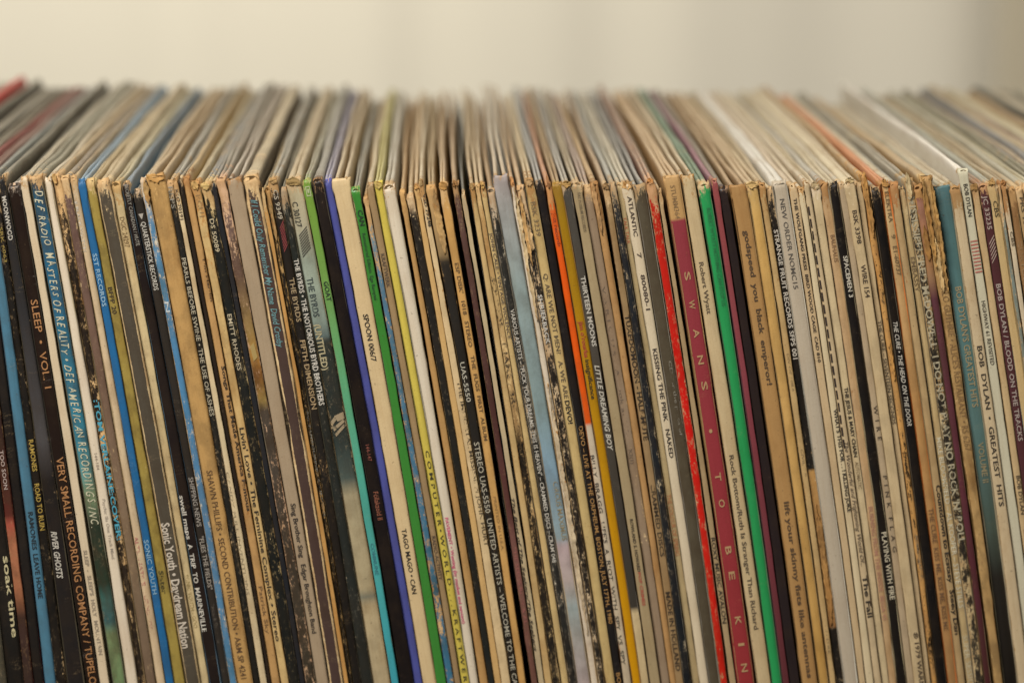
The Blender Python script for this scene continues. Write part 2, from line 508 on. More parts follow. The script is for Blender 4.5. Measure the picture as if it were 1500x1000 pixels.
        last = (len(ys) - 1) * nprof
        fs.append(tuple(range(last, last + nprof)))
        mesh_obj('cover', vs, fs, s.m_cover, s.root, uvs)

    # print ---------------------------------------------------------------
    def text(s, body, y0, y1, h, u0=.25, u1=.75, style='', fade=.12):
        bold = .024 if 'b' in style else (.016 if 'm' in style else .007)
        it = .28 if 'i' in style else 0.0
        vs, fs = hand_mesh(body) if 'h' in style else text_mesh(body, bold, it)
        if not vs: return
        xa, xb = min(v[0] for v in vs), max(v[0] for v in vs)
        za, zb = s.z_of(y0), s.z_of(y1)
        out = []
        for x, y, _ in vs:
            t = (x - xa) / (xb - xa)
            uu = u0 + (u1 - u0) * y / CAP
            uu = min(.97, max(.03, uu))
            z = za + (zb - za) * t
            p = s.front(uu, z); p.y -= .0002
            p.z += (uu - .5) * s.w * .16
            out.append(p - s.base)
        mesh_obj('lettering', out, fs, ink_mat(h, fade), s.spine, smooth=False)

    def patch(s, name, quads, h, fade=.05, lift=.0002, parent=None):
        """printed flat shapes on the spine: quads of (u, photo-y) corners"""
        vs, fs = [], []
        for q in quads:
            k = 10
            (ua, ya), (ub, yb), (uc, yc), (ud, yd) = q       # top-left, top-right, bottom-right, bottom-left
            b0 = len(vs)
            nn = max(1, int(abs(yd - ya) / 12)); m = 8
            for i in range(nn + 1):
                t = i / nn
                for j in range(m + 1):
                    q_ = j / m
                    u_ = (ua + (ud - ua) * t) * (1 - q_) + (ub + (uc - ub) * t) * q_
                    y_ = (ya + (yd - ya) * t) * (1 - q_) + (yb + (yc - yb) * t) * q_
                    z = s.z_of(y_); p = s.front(u_, z); p.y -= lift; p.z += (u_ - .5) * s.w * .16
                    vs.append(p - s.base)
            for i in range(nn):
                for j in range(m):
                    a = b0 + i * (m + 1) + j
                    fs.append((a, a + m + 1, a + m + 2, a + 1))
        mesh_obj(name, vs, fs, ink_mat(h, fade), s.spine, smooth=False)
    def hatch(s, y0, y1, n, h, u0=.12, u1=.88, slope=14, th=.5):
        st = (y1 - y0 - slope) / n
        qs = []
        for i in range(n):
            y = y0 + st * i
            qs.append(((u0, y + slope), (u1, y), (u1, y + st * th), (u0, y + slope + st * th)))
        s.patch('printed_stripes', qs, h, .1)

    def torn(s, y0, y1, u0, u1, h, lift=.0006, curl=.0012, name='torn_paper', n=None):
        """ragged strip of board or paper peeling off the spine"""
        rnd = s.rnd
        n = n or max(8, int((y1 - y0) / 3))
        vs, uvs, fs = [], [], []
        cols = 5
        sd = rnd.uniform(0, 99)
        for i in range(n + 1):
            t = i / n
            z = s.z_of(y0 + (y1 - y0) * t)
            end = min(1.0, 4 * t + .1, 4 * (1 - t) + .1)
            a = u0 + (u1 - u0) * (.5 - .5 * end) + .22 * (u1 - u0) * noise.noise((sd, i * .45, 0)) + .12 * (u1 - u0) * noise.noise((sd, i * 1.7, 1))
            b = u1 - (u1 - u0) * (.5 - .5 * end) + .30 * (u1 - u0) * noise.noise((sd, i * .5, 5)) + .16 * (u1 - u0) * noise.noise((sd, i * 1.9, 7))
            for j in range(cols):
                q = j / (cols - 1)
                u_ = a + (b - a) * q
                p = s.front(min(.99, max(.01, u_)), z)
                ed = abs(2 * q - 1) ** 2
                p.x += (min(0, u_) + max(0, u_ - 1)) * s.w
                p.y = s.yo - lift - curl * ed * (.4 + .6 * noise.noise((sd, i * .35, q * 2))) + .0004 * noise.noise((sd, i * .9, q * 4))
                p.z += .0008 * noise.noise((sd + 3, i * .8, q * 3))
                vs.append(p - s.base); uvs.append((.35 + .3 * q, .05 + t * (y1 - y0) * .00025))
        for i in range(n):
            for j in range(cols - 1):
                a = i * cols + j
                fs.append((a, a + 1, a + cols + 1, a + cols))
        m, _, gn = group_mat('torn_board', G_SPINE, dict(Ink=col(h), Paper=col('#a87a45'), Wear=.42, Edge=.4, Top=.0, Seed=sd, Width=max(.003, s.w), Rough=.75, Mottle=.6))
        o = mesh_obj(name, vs, fs, m, s.spine, uvs)
        so = o.modifiers.new('paper_thickness', 'SOLIDIFY'); so.thickness = .00025
        return o

# ------------------------------------------------------------------ the row, read off the photograph
# idx: (x range at y=320, x range at y=930, y of spine top, spine print, cover side, top fold, look, options)
BLK, DK = '#221d18', '#2b2620'
CR, TAN, BEI, GRY = '#c9b48b', '#c09a62', '#b39a74', '#8f8570'
N, LT, HV, VH = (.09, .36, .6), (.26, .6, 1.0), (.42, .8, 1.1), (.66, 1.0, 1.2)
T_ = 'black'
ROW = {
-4: ((-78, -51), (2, 27), 262, '#1f1b16', '#2a241d', '#8a7d63', N, dict(gate=1)),
-3: ((-51, -38), (27, 40.6), 260, [(640, '#3a241d'), (750, '#5a2a20'), (765, '#a0503e'), (790, '#a5694a'), (870, '#9a6244'), (897, '#453027'), (990, '#3c2a25')], '#7e3a30', '#a2574a', LT, dict(paper='#b08a60', mottle=.6)),
-2: ((-38, -22), (40.6, 56.5), 266, '#221d19', '#8b3f35', '#8c6a58', N, {}),
-1: ((-22, -6), (57, 74), 263, [(320, '#3f6478'), (640, '#54788a'), (1000, '#4f7d8c')], '#4b5a60', '#8a8a7c', N, dict(rough=.3)),
0: ((-6, 4), (74, 88.5), 268, '#1d1914', '#2a251d', '#857a62', LT, {}),
1: ((4, 18), (88.5, 115), 258, [(260, '#2c2b2a'), (430, '#333130'), (640, '#4a4644'), (700, '#2a2624')], '#4e4636', '#8a8069', N, dict(rough=.22, yo=-.001)),  # paler grey midway down is a gloss highlight put into the colour
2: ((18, 38.5), (115.5, 135), 270, '#2a1e18', '#3a342a', '#6f6753', N, dict(rough=.3, paper='#cbbfae')),
3: ((38.5, 51), (136, 150.5), 259, [(260, '#d3c2a2'), (1000, '#bfa886')], '#b9a988', '#b9a988', N, dict(mottle=.05)),
4: ((52, 73), (153.5, 174), 257, [(260, '#1c2f3c'), (290, '#24546a'), (430, '#28607a'), (640, '#3a7886'), (690, '#5d8b86'), (720, '#7a8a66'), (745, '#55624a'), (765, '#2c3627'), (850, '#2b3a2a'), (880, '#3f6a62'), (905, '#355e5e'), (925, '#76855a'), (1000, '#6d8358')], '#6e6a55', '#8d8468', (.2, .5, .8), dict(mottle=.75)),
5: ((73, 86), (174, 191), 261, [(262, '#d9cdb4'), (1000, '#c9b496')], '#b0a181', '#c4b391', N, dict(mottle=.03)),
6: ((86, 100), (191, 203), 255, '#2a2119', '#9b8560', '#b59a6c', (.5, .9, 1.4), dict(paper='#d8b27c', mottle=.4, jag=1.0)),
7: ((100, 112), (203.5, 217.5), 258, [(262, '#5e4640'), (500, '#6e5546'), (800, '#7d6850'), (1000, '#6c5845')], '#8a7d63', '#8f8069', LT, dict(jag=.6)),
8: ((112, 123), (217.5, 231), 258, [(260, '#c8a876'), (600, '#cdb694'), (1000, '#c6b298')], '#a8926c', '#b09870', LT, {}),
9: ((123, 135), (231, 243.5), 263, '#245f8a', '#6e8496', '#8799a0', (.08, .25, .3), dict(paper='#9cc0cf')),
10: ((135, 148.5), (243.5, 259.5), 263, [(266, '#8d7b38'), (500, '#a08a48'), (1000, '#9c8644')], '#a48d5d', '#b39a68', (.22, .6, .7), dict(paper='#d2bd84', mottle=.6)),
11: ((149, 171.5), (260, 282.6), 264, '#4d4538', '#8c7a58', '#b39c70', (.12, .8, .7), dict(band=.16, paper='#d6bb8c', mottle=.3, jag=.8)),
12: ((171.5, 185.5), (282.6, 294.5), 267, [(268, '#cdb98c'), (1000, '#bfa676')], '#a3946d', '#b7a77c', LT, dict(paper='#b89a64', mottle=.4)),
13: ((186, 200), (294.5, 313), 267, '#271e1b', '#5f7480', '#75838a', N, dict(rough=.35)),
14: ((200.5, 215), (313, 325), 278, '#363029', '#3c4a52', '#8b8672', N, dict(rough=.35, paper='#b0a48c')),
15: ((215.5, 226), (325, 336), 262, [(268, '#9aa0a8'), (300, '#8d9aa4'), (330, '#517c98'), (600, '#4b7d9f'), (760, '#52748c'), (1000, '#4d7c9a')], '#a98e62', '#b2976a', (.38, .7, 1.1), dict(paper='#cfc6b0', jag=.8)),
16: ((226, 253), (336, 360), 256, [(258, '#b28d52'), (600, '#b58f58'), (1000, '#b38a55')], '#a68657', '#b5986a', (.3, .5, .6), dict(paper='#c79f60', mottle=.45, gate=1, jag=.9)),
17: ((253, 263), (360, 370), 266, '#25241f', '#4a4336', '#857d6c', LT, {}),
18: ((263, 270.5), (370, 380.6), 261, [(265, '#d8c79c'), (1000, '#c9ae86')], '#a79a7e', '#a9a08a', LT, dict(paper='#bb9866')),
19: ((271, 277.7), (381, 386), 261, '#2b211a', '#332b22', '#7c6f58', N, {}),
20: ((277.7, 289.5), (386, 399.5), 259, [(260, '#b98f58'), (1000, '#b18a58')], '#b0905a', '#b8985f', LT, dict(paper='#9c6c3a', mottle=.35)),
21: ((289.5, 303), (399.5, 412), 266, [(270, '#c7a36a'), (600, '#cfb37c'), (1000, '#c3a26a')], '#b79b68', '#b8a67c', (.35, .6, 1.0), dict(paper='#b5854a', mottle=.4, jag=.9)),
22: ((303, 319), (412, 428), 268, '#1d1f1b', '#3e3a33', '#8a8478', (.26, .7, 1.5), dict(paper='#cfb47e', jag=.8)),
23: ((319, 326.5), (428, 436), 265, '#26272a', '#4a4338', '#8f8776', N, {}),
24: ((327, 342), (436, 452), 260, [(262, '#7c6258'), (330, '#6b5349'), (400, '#5a4436'), (480, '#8a6f42'), (520, '#a9803f'), (545, '#93622f'), (585, '#8d7440'), (600, '#4b4238'), (1000, '#3c3426')], '#8e8067', '#9c8f78', (.42, .8, 1.0), dict(paper='#c9a482', mottle=.8, jag=.9)),
25: ((342, 364.5), (452, 470), 261, [(262, '#a08c72'), (1000, '#9c8668')], '#9b8a70', '#b3a288', N, dict(mottle=.12, paper='#8d6a48', gate=1)),
26: ((364.5, 389), (470, 493), 258, '#4c3a33', '#43382b', '#a89268', (.12, .8, 1.2), dict(paper='#d4b888', mottle=.3, jag=1.1, back=.0025, band=.34)),
27: ((389, 395), (493, 500), 277, '#b98a4e', '#8d7144', '#a58d60', LT, dict(paper='#cdb27e')),
28: ((395, 403), (500, 506.5), 275, '#2a241d', '#8c7448', '#a38e64', (.5, .8, 1.2), dict(paper='#bf9a60', jag=.8)),
29: ((403, 417), (506.5, 519), 262, '#231e19', '#5a5342', '#a39a84', (.22, .6, 1.1), dict(paper='#b39365')),
30: ((417, 428), (519, 535), 275, '#2a2d28', '#4c4838', '#8d8165', LT, dict(paper='#8d8a78')),
31: ((428, 452), (535, 561), 261, [(262, '#b69a6e'), (272, '#b0a27e'), (330, '#aca387'), (380, '#8f9683'), (420, '#97a08c'), (470, '#7f8a7c'), (492, '#5d6b66'), (498, '#30352f'), (606, '#2b302a'), (648, '#333c37'), (700, '#49524a'), (725, '#a39574'), (860, '#ab9a76'), (872, '#7a7866'), (885, '#b3a07a'), (1000, '#ad9a76')], '#a58f68', '#b59f76', (.22, .6, 1.0), dict(paper='#c6b18a', mottle=.3, jag=.6)),
32: ((453, 466), (561.7, 573.6), 263, [(264, '#6d8c34'), (420, '#6b9048'), (560, '#5c9a6c'), (700, '#4f9a84'), (1000, '#3f96a0')], '#9a9072', '#a49a7c', N, dict(mottle=.05, rough=.3, paper='#8fae70')),
33: ((467, 484), (575, 594.6), 262, '#211a18', '#4f483c', '#8b8371', N, dict(rough=.35, paper='#5a4c40')),
34: ((484, 496.5), (594.6, 608), 263, [(264, '#54588f'), (600, '#474a86'), (1000, '#44488a')], '#7f7887', '#958c92', (.03, .3, .5), dict(paper='#8a86a8')),
35: ((497, 522), (608, 628), 262, [(264, '#cdb082'), (600, '#cdb58a'), (1000, '#c4ab7e')], '#a98f63', '#bba37a', (.05, .3, .4), dict(mottle=.1, gate=1, paper='#b68f58')),
36: ((522.5, 535), (628.7, 642.7), 275, [(276, '#2f7a35'), (600, '#3c7a30'), (1000, '#4a7c33')], '#7f7b66', '#99917c', N, dict(rough=.25, mottle=.05, paper='#7a9a5a')),
37: ((537, 545), (643, 654.6), 286, [(288, '#b8966a'), (320, '#7a8c8c'), (400, '#4f7386'), (1000, '#3a6a82')], '#8c744c', '#b08e58', (.5, .6, 1.0), dict(paper='#c9a674', jag=.8)),
38: ((545, 556.5), (654.6, 664.4), 268, [(269, '#a0845a'), (1000, '#8a7255')], '#a0855a', '#b19a70', N, dict(mottle=.15)),
39: ((556.5, 569), (664.4, 677), 267, [(268, '#c9b358'), (420, '#c6b84f'), (1000, '#bda648')], '#a89a50', '#b8aa60', (.06, .3, .4), dict(paper='#d8c888', mottle=.12)),
40: ((569, 588), (677, 691), 271, [(272, '#d2c5ac'), (1000, '#c8b79c')], '#a59a80', '#b8ac92', N, dict(mottle=.03, pinch=.86)),
41: ((591, 599.5), (691.7, 704.3), 279, '#b28a55', '#a07c4a', '#b08c58', LT, dict(paper='#c9a062', pinch=.86, mottle=.2)),
42: ((600.5, 613), (704.3, 714), 284, [(286, '#c4a070'), (300, '#bfa078'), (312, '#241f1a'), (1000, '#252824')], '#7c6a4a', '#b39463', (.2, .5, 1.1), dict(paper='#d4bf98', jag=.6, pinch=.86)),
43: ((613, 621.5), (714, 724), 272, '#c59f66', '#ab8a58', '#bb9c6c', N, dict(paper='#a87848', pinch=.86, mottle=.15)),
44: ((622, 631), (724, 738), 265, [(266, '#cbb184'), (1000, '#cdb285')], '#b39c70', '#c4ae84', LT, dict(paper='#a9804c', pinch=.86)),
45: ((632, 648), (738, 750), 272, [(273, '#b8925c'), (300, '#ae8c5c'), (372, '#8d744e'), (384, '#2a2620'), (1000, '#26221d')], '#8d7448', '#a98e60', (.16, .5, .9), dict(paper='#b9935c', pinch=.86, jag=.5)),
46: ((650.5, 664), (750, 761), 268, [(269, '#c4a06a'), (330, '#c19254'), (1000, '#bb8a48')], '#b18f5c', '#bfa072', LT, dict(paper='#cda974', pinch=.86)),
47: ((670, 680), (768, 778), 266, [(267, '#a67a4c'), (276, '#8c6a48'), (290, '#5a4038'), (600, '#4f302b'), (760, '#5e3a34'), (830, '#7a5448'), (1000, '#6d4a3f')], '#7d6746', '#a98a60', (.25, .5, 1.2), dict(paper='#a98a64', pinch=.86, jag=.8)),
48: ((680.5, 688), (778, 788), 281, [(282, '#b8a67f'), (1000, '#b09a78')], '#5f6058', '#7f7d70', N, dict(pinch=.86)),
49: ((694, 703), (788, 799), 271, '#bfa06c', '#a58c5e', '#b89d70', LT, dict(paper='#a0763f', pinch=.86)),
50: ((703, 711), (799, 811), 271, [(272, '#bd9a64'), (380, '#b08c58'), (420, '#b99a66'), (620, '#a98a5c'), (650, '#2a231b'), (1000, '#262019')], '#a58c5e', '#b89d70', (.5, .9, .8), dict(paper='#cdae78', jag=1.0, pinch=.86)),
51: ((711, 719.5), (812, 823), 269, [(270, '#c9aa74'), (1000, '#c0a670')], '#aa9468', '#bfa57a', LT, dict(paper='#a97e48', pinch=.86)),
52: ((720, 731.5), (823, 834), 277, '#2b2a26', '#7f725c', '#a8875a', (.4, .7, 1.1), dict(paper='#b8ab92', jag=.6, pinch=.86)),
53: ((732, 755), (834.5, 855), 257, [(258, '#a79a92'), (300, '#9b9890'), (420, '#8a9690'), (600, '#7f918e'), (690, '#7d95a0'), (788, '#8c9c9c'), (800, '#b29c98'), (850, '#b0a096'), (890, '#97a09a'), (930, '#9a958a'), (1000, '#a89890')], '#a89474', '#b8a280', (.03, .3, .6), dict(gate=1, mottle=.35, paper='#b58f5c')),
54: ((755.5, 764), (855, 866.5), 265, '#cdbca2', '#b0905e', '#b8986a', (.2, .6, 1.0), dict(paper='#a8703e', jag=1.2, pinch=.86)),
55: ((764, 776), (866.5, 876), 272, '#241f1b', '#a78a5a', '#b5966a', (.5, .8, 1.2), dict(paper='#c9b08a', jag=1.0, pinch=.86)),
56: ((776, 792), (876.5, 891), 263, [(264, '#c4a972'), (1000, '#b99d66')], '#b09868', '#c2aa7c', LT, dict(paper='#a57c46', mottle=.2, pinch=.86)),
57: ((792.5, 806), (891, 903.4), 266, '#231f1e', '#7d786c', '#a09a8c', N, dict(rough=.4, paper='#8c8170')),
58: ((806.5, 816.5), (903.6, 915), 269, [(270, '#c06a35'), (300, '#cf5a20'), (380, '#d45412'), (622, '#d8560f'), (625, '#c8b79c'), (1000, '#bca98a')], '#a87048', '#b5805a', (.12, .5, 1.5), dict(paper='#c78a52', jag=.8, pinch=.86)),
59: ((816.5, 832), (915, 929.5), 268, [(270, '#8f6d2e'), (320, '#94701c'), (1000, '#c48a10')], '#8d6a3e', '#a5875a', N, dict(rough=.3, mottle=.08, paper='#a9883c')),
60: ((832, 845), (929.5, 942), 267, [(268, '#47433b'), (500, '#4b453c'), (893, '#3e3a32'), (896, '#c4ad82'), (1000, '#bfa87c')], '#93897a', '#a59c8a', N, dict(paper='#b5a386', pinch=.86)),
61: ((845.5, 860), (942, 957.5), 268, [(269, '#a3906c'), (1000, '#9a8460')], '#978364', '#ac9a78', N, dict(mottle=.1)),
62: ((860, 874), (958, 971.5), 271, [(272, '#a08768'), (1000, '#7f6c58')], '#917b60', '#a8907a', LT, dict(mottle=.15)),
63: ((874, 885.5), (971.5, 981), 268, [(269, '#a8865a'), (330, '#b08a58'), (1000, '#b5824e')], '#a58353', '#b5935f', LT, dict(paper='#8c6236', pinch=.86)),
64: ((890.5, 900), (981, 992), 271, [(272, '#9b805a'), (470, '#8d7450'), (1000, '#9a7c54')], '#927552', '#a98c66', LT, dict(pinch=.86)),
65: ((900.5, 910.5), (992, 1003.5), 268, [(269, '#8f8266'), (300, '#23262a'), (1000, '#1f2326')], '#8a8373', '#a09a88', (.36, .5, 1.0), dict(paper='#b5a382', jag=.6)),
66: ((911, 919), (1004, 1014.5), 268, [(269, '#b09c70'), (1000, '#a78f66')], '#8d856f', '#a69c82', N, {}),
67: ((919, 934.5), (1014.7, 1028.7), 268, [(269, '#cfbfa0'), (1000, '#c6b290')], '#a99a7c', '#bcae90', (.05, .3, .7), dict(paper='#b58a54', mottle=.06, pinch=.86)),
68: ((935, 954), (1028.7, 1046), 271, [(272, '#544b3a'), (1000, '#4f4634')], '#8a8070', '#9a9384', (.15, .6, .7), dict(paper='#8d8468', mottle=.5, gate=1)),
69: ((954.5, 968.5), (1046, 1057.4), 264, [(265, '#c07a48'), (276, '#b5271c'), (600, '#c3201a'), (1000, '#bd281c')], '#98705a', '#a8876c', (.4, .9, 1.3), dict(paper='#c79a72', jag=.9, mottle=.2, rough=.3)),
70: ((968.5, 975.5), (1059, 1068.6), 277, [(278, '#a8926c'), (1000, '#a58b64')], '#9a8260', '#a89270', LT, {}),
71: ((981, 1006), (1070.5, 1097.3), 258, [(259, '#b48f5e'), (323.5, '#b38c58'), (325, '#86343a'), (1000, '#8c2f30')], '#b08c5c', '#bd9c6c', (.03, .25, .5), dict(gate=2, mottle=.06, paper='#c9a36c', back=.0)),
72: ((1006.5, 1027), (1099, 1120), 257, [(258, '#bfa67c'), (1000, '#bba67e')], '#b39a70', '#c2ac84', (.1, .4, .6), dict(gate=1, mottle=.12, paper='#a8804c')),
73: ((1029.5, 1048), (1121, 1137), 267, [(268, '#2f9450'), (600, '#2c9454'), (1000, '#2c8248')], '#5f7a58', '#74876a', (.04, .4, .9), dict(paper='#c2b48c', mottle=.04, rough=.3)),
74: ((1051, 1059.5), (1138.6, 1147.7), 263, [(264, '#8a4543'), (600, '#7c3a40'), (1000, '#5e2d30')], '#86525a', '#94656a', N, dict(mottle=.1, paper='#a06a60')),
75: ((1060, 1073), (1147.7, 1163), 274, '#2f2524', '#4a4036', '#8a7c66', N, dict(rough=.35, paper='#5a4c46')),
76: ((1076, 1101), (1165, 1189), 271, [(272, '#a88250'), (1000, '#a47c4c')], '#8f7048', '#a9895c', (.08, .5, .6), dict(gate=1, mottle=.12, paper='#8d6436')),
77: ((1101.5, 1118), (1191, 1205.5), 269, [(270, '#c6a468'), (320, '#c29a58'), (600, '#c0985a'), (1000, '#b58c4c')], '#a98e60', '#bca074', (.12, .4, .6), dict(paper='#d2b884', mottle=.25)),
78: ((1118, 1128), (1206, 1215.4), 270, '#b99a68', '#a58c60', '#b79e72', LT, dict(paper='#9c7442')),
79: ((1128, 1138), (1215.4, 1227), 274, [(275, '#1f1b18'), (690, '#24201b'), (692, '#b58a50'), (745, '#a87f4c'), (890, '#b08650'), (920, '#96683c'), (922, '#211d19'), (1000, '#1f1c18')], '#a08a62', '#b09a72', LT, dict(paper='#c8b088', jag=.6)),
80: ((1138, 1161.5), (1227, 1249), 266, [(267, '#b8ac96'), (500, '#b0a28a'), (1000, '#ab9a80')], '#c6bda8', '#cdc3ae', (.02, .4, .4), dict(mottle=.06, paper='#cfc4ac', rough=.35)),
81: ((1161.5, 1175), (1249, 1260), 270, [(271, '#c4ac84'), (1000, '#b89c74')], '#b39b74', '#c0a986', N, dict(mottle=.08)),
82: ((1175, 1185), (1260, 1272), 275, [(276, '#cfbc96'), (1000, '#c4b08a')], '#b3a07c', '#c2ae8a', N, dict(mottle=.06, paper='#b58e58')),
83: ((1185, 1194), (1272, 1282.6), 266, [(267, '#c8b28a'), (1000, '#b59c78')], '#b09c78', '#bda986', N, dict(paper='#a87c48')),
84: ((1194, 1207.5), (1282.6, 1293.8), 270, [(271, '#cab68e'), (1000, '#c2aa80')], '#b7a27a', '#c4b088', (.1, .4, .7), dict(paper='#e0d2b2', jag=.8)),
85: ((1208.5, 1221), (1293.8, 1305), 268, [(269, '#c09e74'), (1000, '#b4946a')], '#9a8f7a', '#aaa08a', LT, dict(paper='#9c7448')),
86: ((1221, 1235), (1305, 1319.7), 268, '#1b1613', '#b5a47e', '#c0ae88', (.1, .5, .4), dict(paper='#a89878')),
87: ((1235, 1245.5), (1319.7, 1331), 268, [(269, '#b5a586'), (1000, '#a58a68')], '#a5957a', '#b5a688', N, {}),
88: ((1245.5, 1261), (1331, 1347), 265, [(266, '#c9b288'), (1000, '#b89e76')], '#bca67c', '#c8b48a', (.1, .5, .8), dict(paper='#e2d2ac', jag=.8)),
89: ((1261, 1270), (1347, 1355.4), 268, [(269, '#c2ad84'), (1000, '#b0946c')], '#b7a27a', '#c2ae88', N, {}),
90: ((1270, 1281), (1355.4, 1365), 257, '#2a2119', '#a08052', '#b59464', (.8, .8, 1.3), dict(paper='#c08f50', jag=1.4)),
91: ((1281.5, 1296), (1365, 1379), 275, '#171310', '#6f6350', '#a89a80', (.1, .4, .5), dict(paper='#c4a67a')),
92: ((1296, 1311), (1379, 1395), 267, [(268, '#c4a878'), (460, '#b99260'), (600, '#b08450'), (1000, '#a57c4e')], '#c4713a', '#cc8248', (.14, .6, .7), dict(paper='#c98a4c', mottle=.3)),
93: ((1311, 1323), (1395, 1406.5), 268, [(269, '#b49a6e'), (1000, '#a88a60')], '#a9976f', '#b8a680', LT, dict(paper='#a0683c')),
94: ((1323, 1333), (1407, 1420), 275, [(276, '#c0a678'), (1000, '#b79c6c')], '#96907c', '#aca48c', LT, dict(paper='#d0ba8c')),
95: ((1333, 1345.5), (1420, 1433), 262, [(264, '#2a2521'), (600, '#2c2822'), (1000, '#332d25')], '#8a7f6c', '#a3987f', (.58, .6, 1.2), dict(paper='#bda67a', jag=.9, mottle=.4)),
96: ((1345.5, 1358), (1433, 1444.5), 272, [(273, '#a0703f'), (290, '#6d3f38'), (300, '#9c6f5c'), (380, '#a37448'), (410, '#8d6a4c'), (440, '#5c343a'), (700, '#5f3038'), (1000, '#4f2527')], '#7a6448', '#9a8058', (.14, .8, 1.2), dict(back=-.0028, paper='#a97c48', jag=.8, mottle=.4)),
97: ((1358, 1375), (1447.5, 1461), 260, [(262, '#a27c48'), (400, '#ad8a58'), (1000, '#b89868')], '#9a7848', '#b0905f', (.45, .7, 1.0), dict(back=-.0028, paper='#c9a870', jag=1.5, mottle=.6)),
98: ((1375, 1398), (1461.5, 1482.5), 273, [(274, '#4d6a6a'), (420, '#52726f'), (640, '#546e68'), (780, '#454f44'), (850, '#2c2822'), (1000, '#1d1813')], '#8c8268', '#a59a7c', (.02, .35, .4), dict(back=-.0028, gate=1, mottle=.1, paper='#a88a58')),
99: ((1398, 1414), (1482.5, 1500), 273, [(274, '#cdb894'), (1000, '#b39c76')], '#c0ad8a', '#c6b490', LT, dict(back=-.0028, paper='#a88a5e', mottle=.1)),
100: ((1414.5, 1429), (1500, 1515), 248, [(252, '#c6bda2'), (600, '#bfb698'), (1000, '#bdb294')], '#d8ceb8', '#dcd2be', (.0, .2, .2), dict(mottle=.03, rough=.25, back=.0016)),
101: ((1429, 1440.5), (1515, 1526), 273, [(274, '#bb9c68'), (400, '#c2a882'), (1000, '#bda27a')], '#a08a62', '#b09a72', LT, dict(mottle=.15)),
102: ((1440.5, 1454.5), (1526, 1540), 271, [(272, '#5a3436'), (1000, '#4e292a')], '#8a6a50', '#a0866a', (.08, .5, .8), dict(paper='#a88060')),
103: ((1454.5, 1467), (1540, 1552), 268, [(269, '#c4a878'), (1000, '#bda06c')], '#8f9a94', '#a8a58f', N, dict(mottle=.08)),
104: ((1467, 1473.5), (1552, 1558), 273, '#7a8276', '#a08e68', '#b09e78', HV, {}),
105: ((1473.5, 1481.5), (1558, 1567), 268, [(269, '#c09a66'), (340, '#cbb898'), (1000, '#b8a27c')], '#9a8a66', '#ad9a74', LT, dict(paper='#9c6c3e')),
106: ((1481.5, 1494.5), (1567, 1580), 275, '#8d6a44', '#8a7550', '#a08a64', LT, dict(paper='#b08c5c')),
107: ((1494.5, 1505), (1580, 1590), 274, [(275, '#b89c6e'), (1000, '#b09468')], '#a08c66', '#b09c76', LT, {}),
}
SIDE_L = [('#4b4638', '#847b66', 3), ('#5a4a3a', '#9a8c70', 0), ('#3a352a', '#6a6450', 5), ('#837860', '#9a8f74', -1), ('#b23022', '#dc4433', 6), ('#7d7560', '#a0957a', 1),
          ('#6f6652', '#938a70', 1), ('#8a8068', '#a39a7e', 0), ('#7d6d58', '#9c8f76', 1)]
SIDE_R = [('#8c8468', '#a59c80', 0), ('#a99a74', '#b5a882', -1), ('#6d6650', '#8f866a', 1), ('#5d6266', '#7f868a', -1), ('#8d7a5c', '#a58f6e', 0), ('#77746f', '#8d887e', 0),
          ('#a08a62', '#b09a72', 1), ('#8a6a58', '#9c7d68', 0), ('#9a8c68', '#ad9e78', 0), ('#b39c6c', '#bca878', 1), ('#8d7c5c', '#a3906c', -1), ('#a5875c', '#b0946a', 0),
          ('#2f2c24', '#4c483a', 4), ('#8a8068', '#a09478', 0), ('#a59270', '#b0a080', 1), ('#7d705a', '#94886e', 0), ('#a88f64', '#b39c72', 0), ('#6f6650', '#8d846a', 2)]

SL = {}
for i in sorted(ROW):
    xt, xb, top, ink, side, fold, wear, opt = ROW[i]
    SL[i] = Sleeve(i, xt, xb, top, ink, side, fold, wear, **opt)
x0, xb0, rl = ROW[-4][0][0], ROW[-4][1][0], random.Random(4)
for k, (side, fold, hi) in enumerate(SIDE_L):
    wd = rl.uniform(13, 19); i = -5 - k
    SL[i] = Sleeve(i, (x0 - wd, x0), (xb0 - wd, xb0), 264 - 3.2 * hi, side, side, fold, LT)
    x0 -= wd; xb0 -= wd
x0, xb0 = ROW[107][0][1], ROW[107][1][1]
for k, (side, fold, hi) in enumerate(SIDE_R):
    wd = rl.uniform(11, 16.5); i = 108 + k
    SL[i] = Sleeve(i, (x0, x0 + wd), (xb0, xb0 + wd), 270 - 3.4 * hi, side, side, fold, LT)
    x0 += wd; xb0 += wd

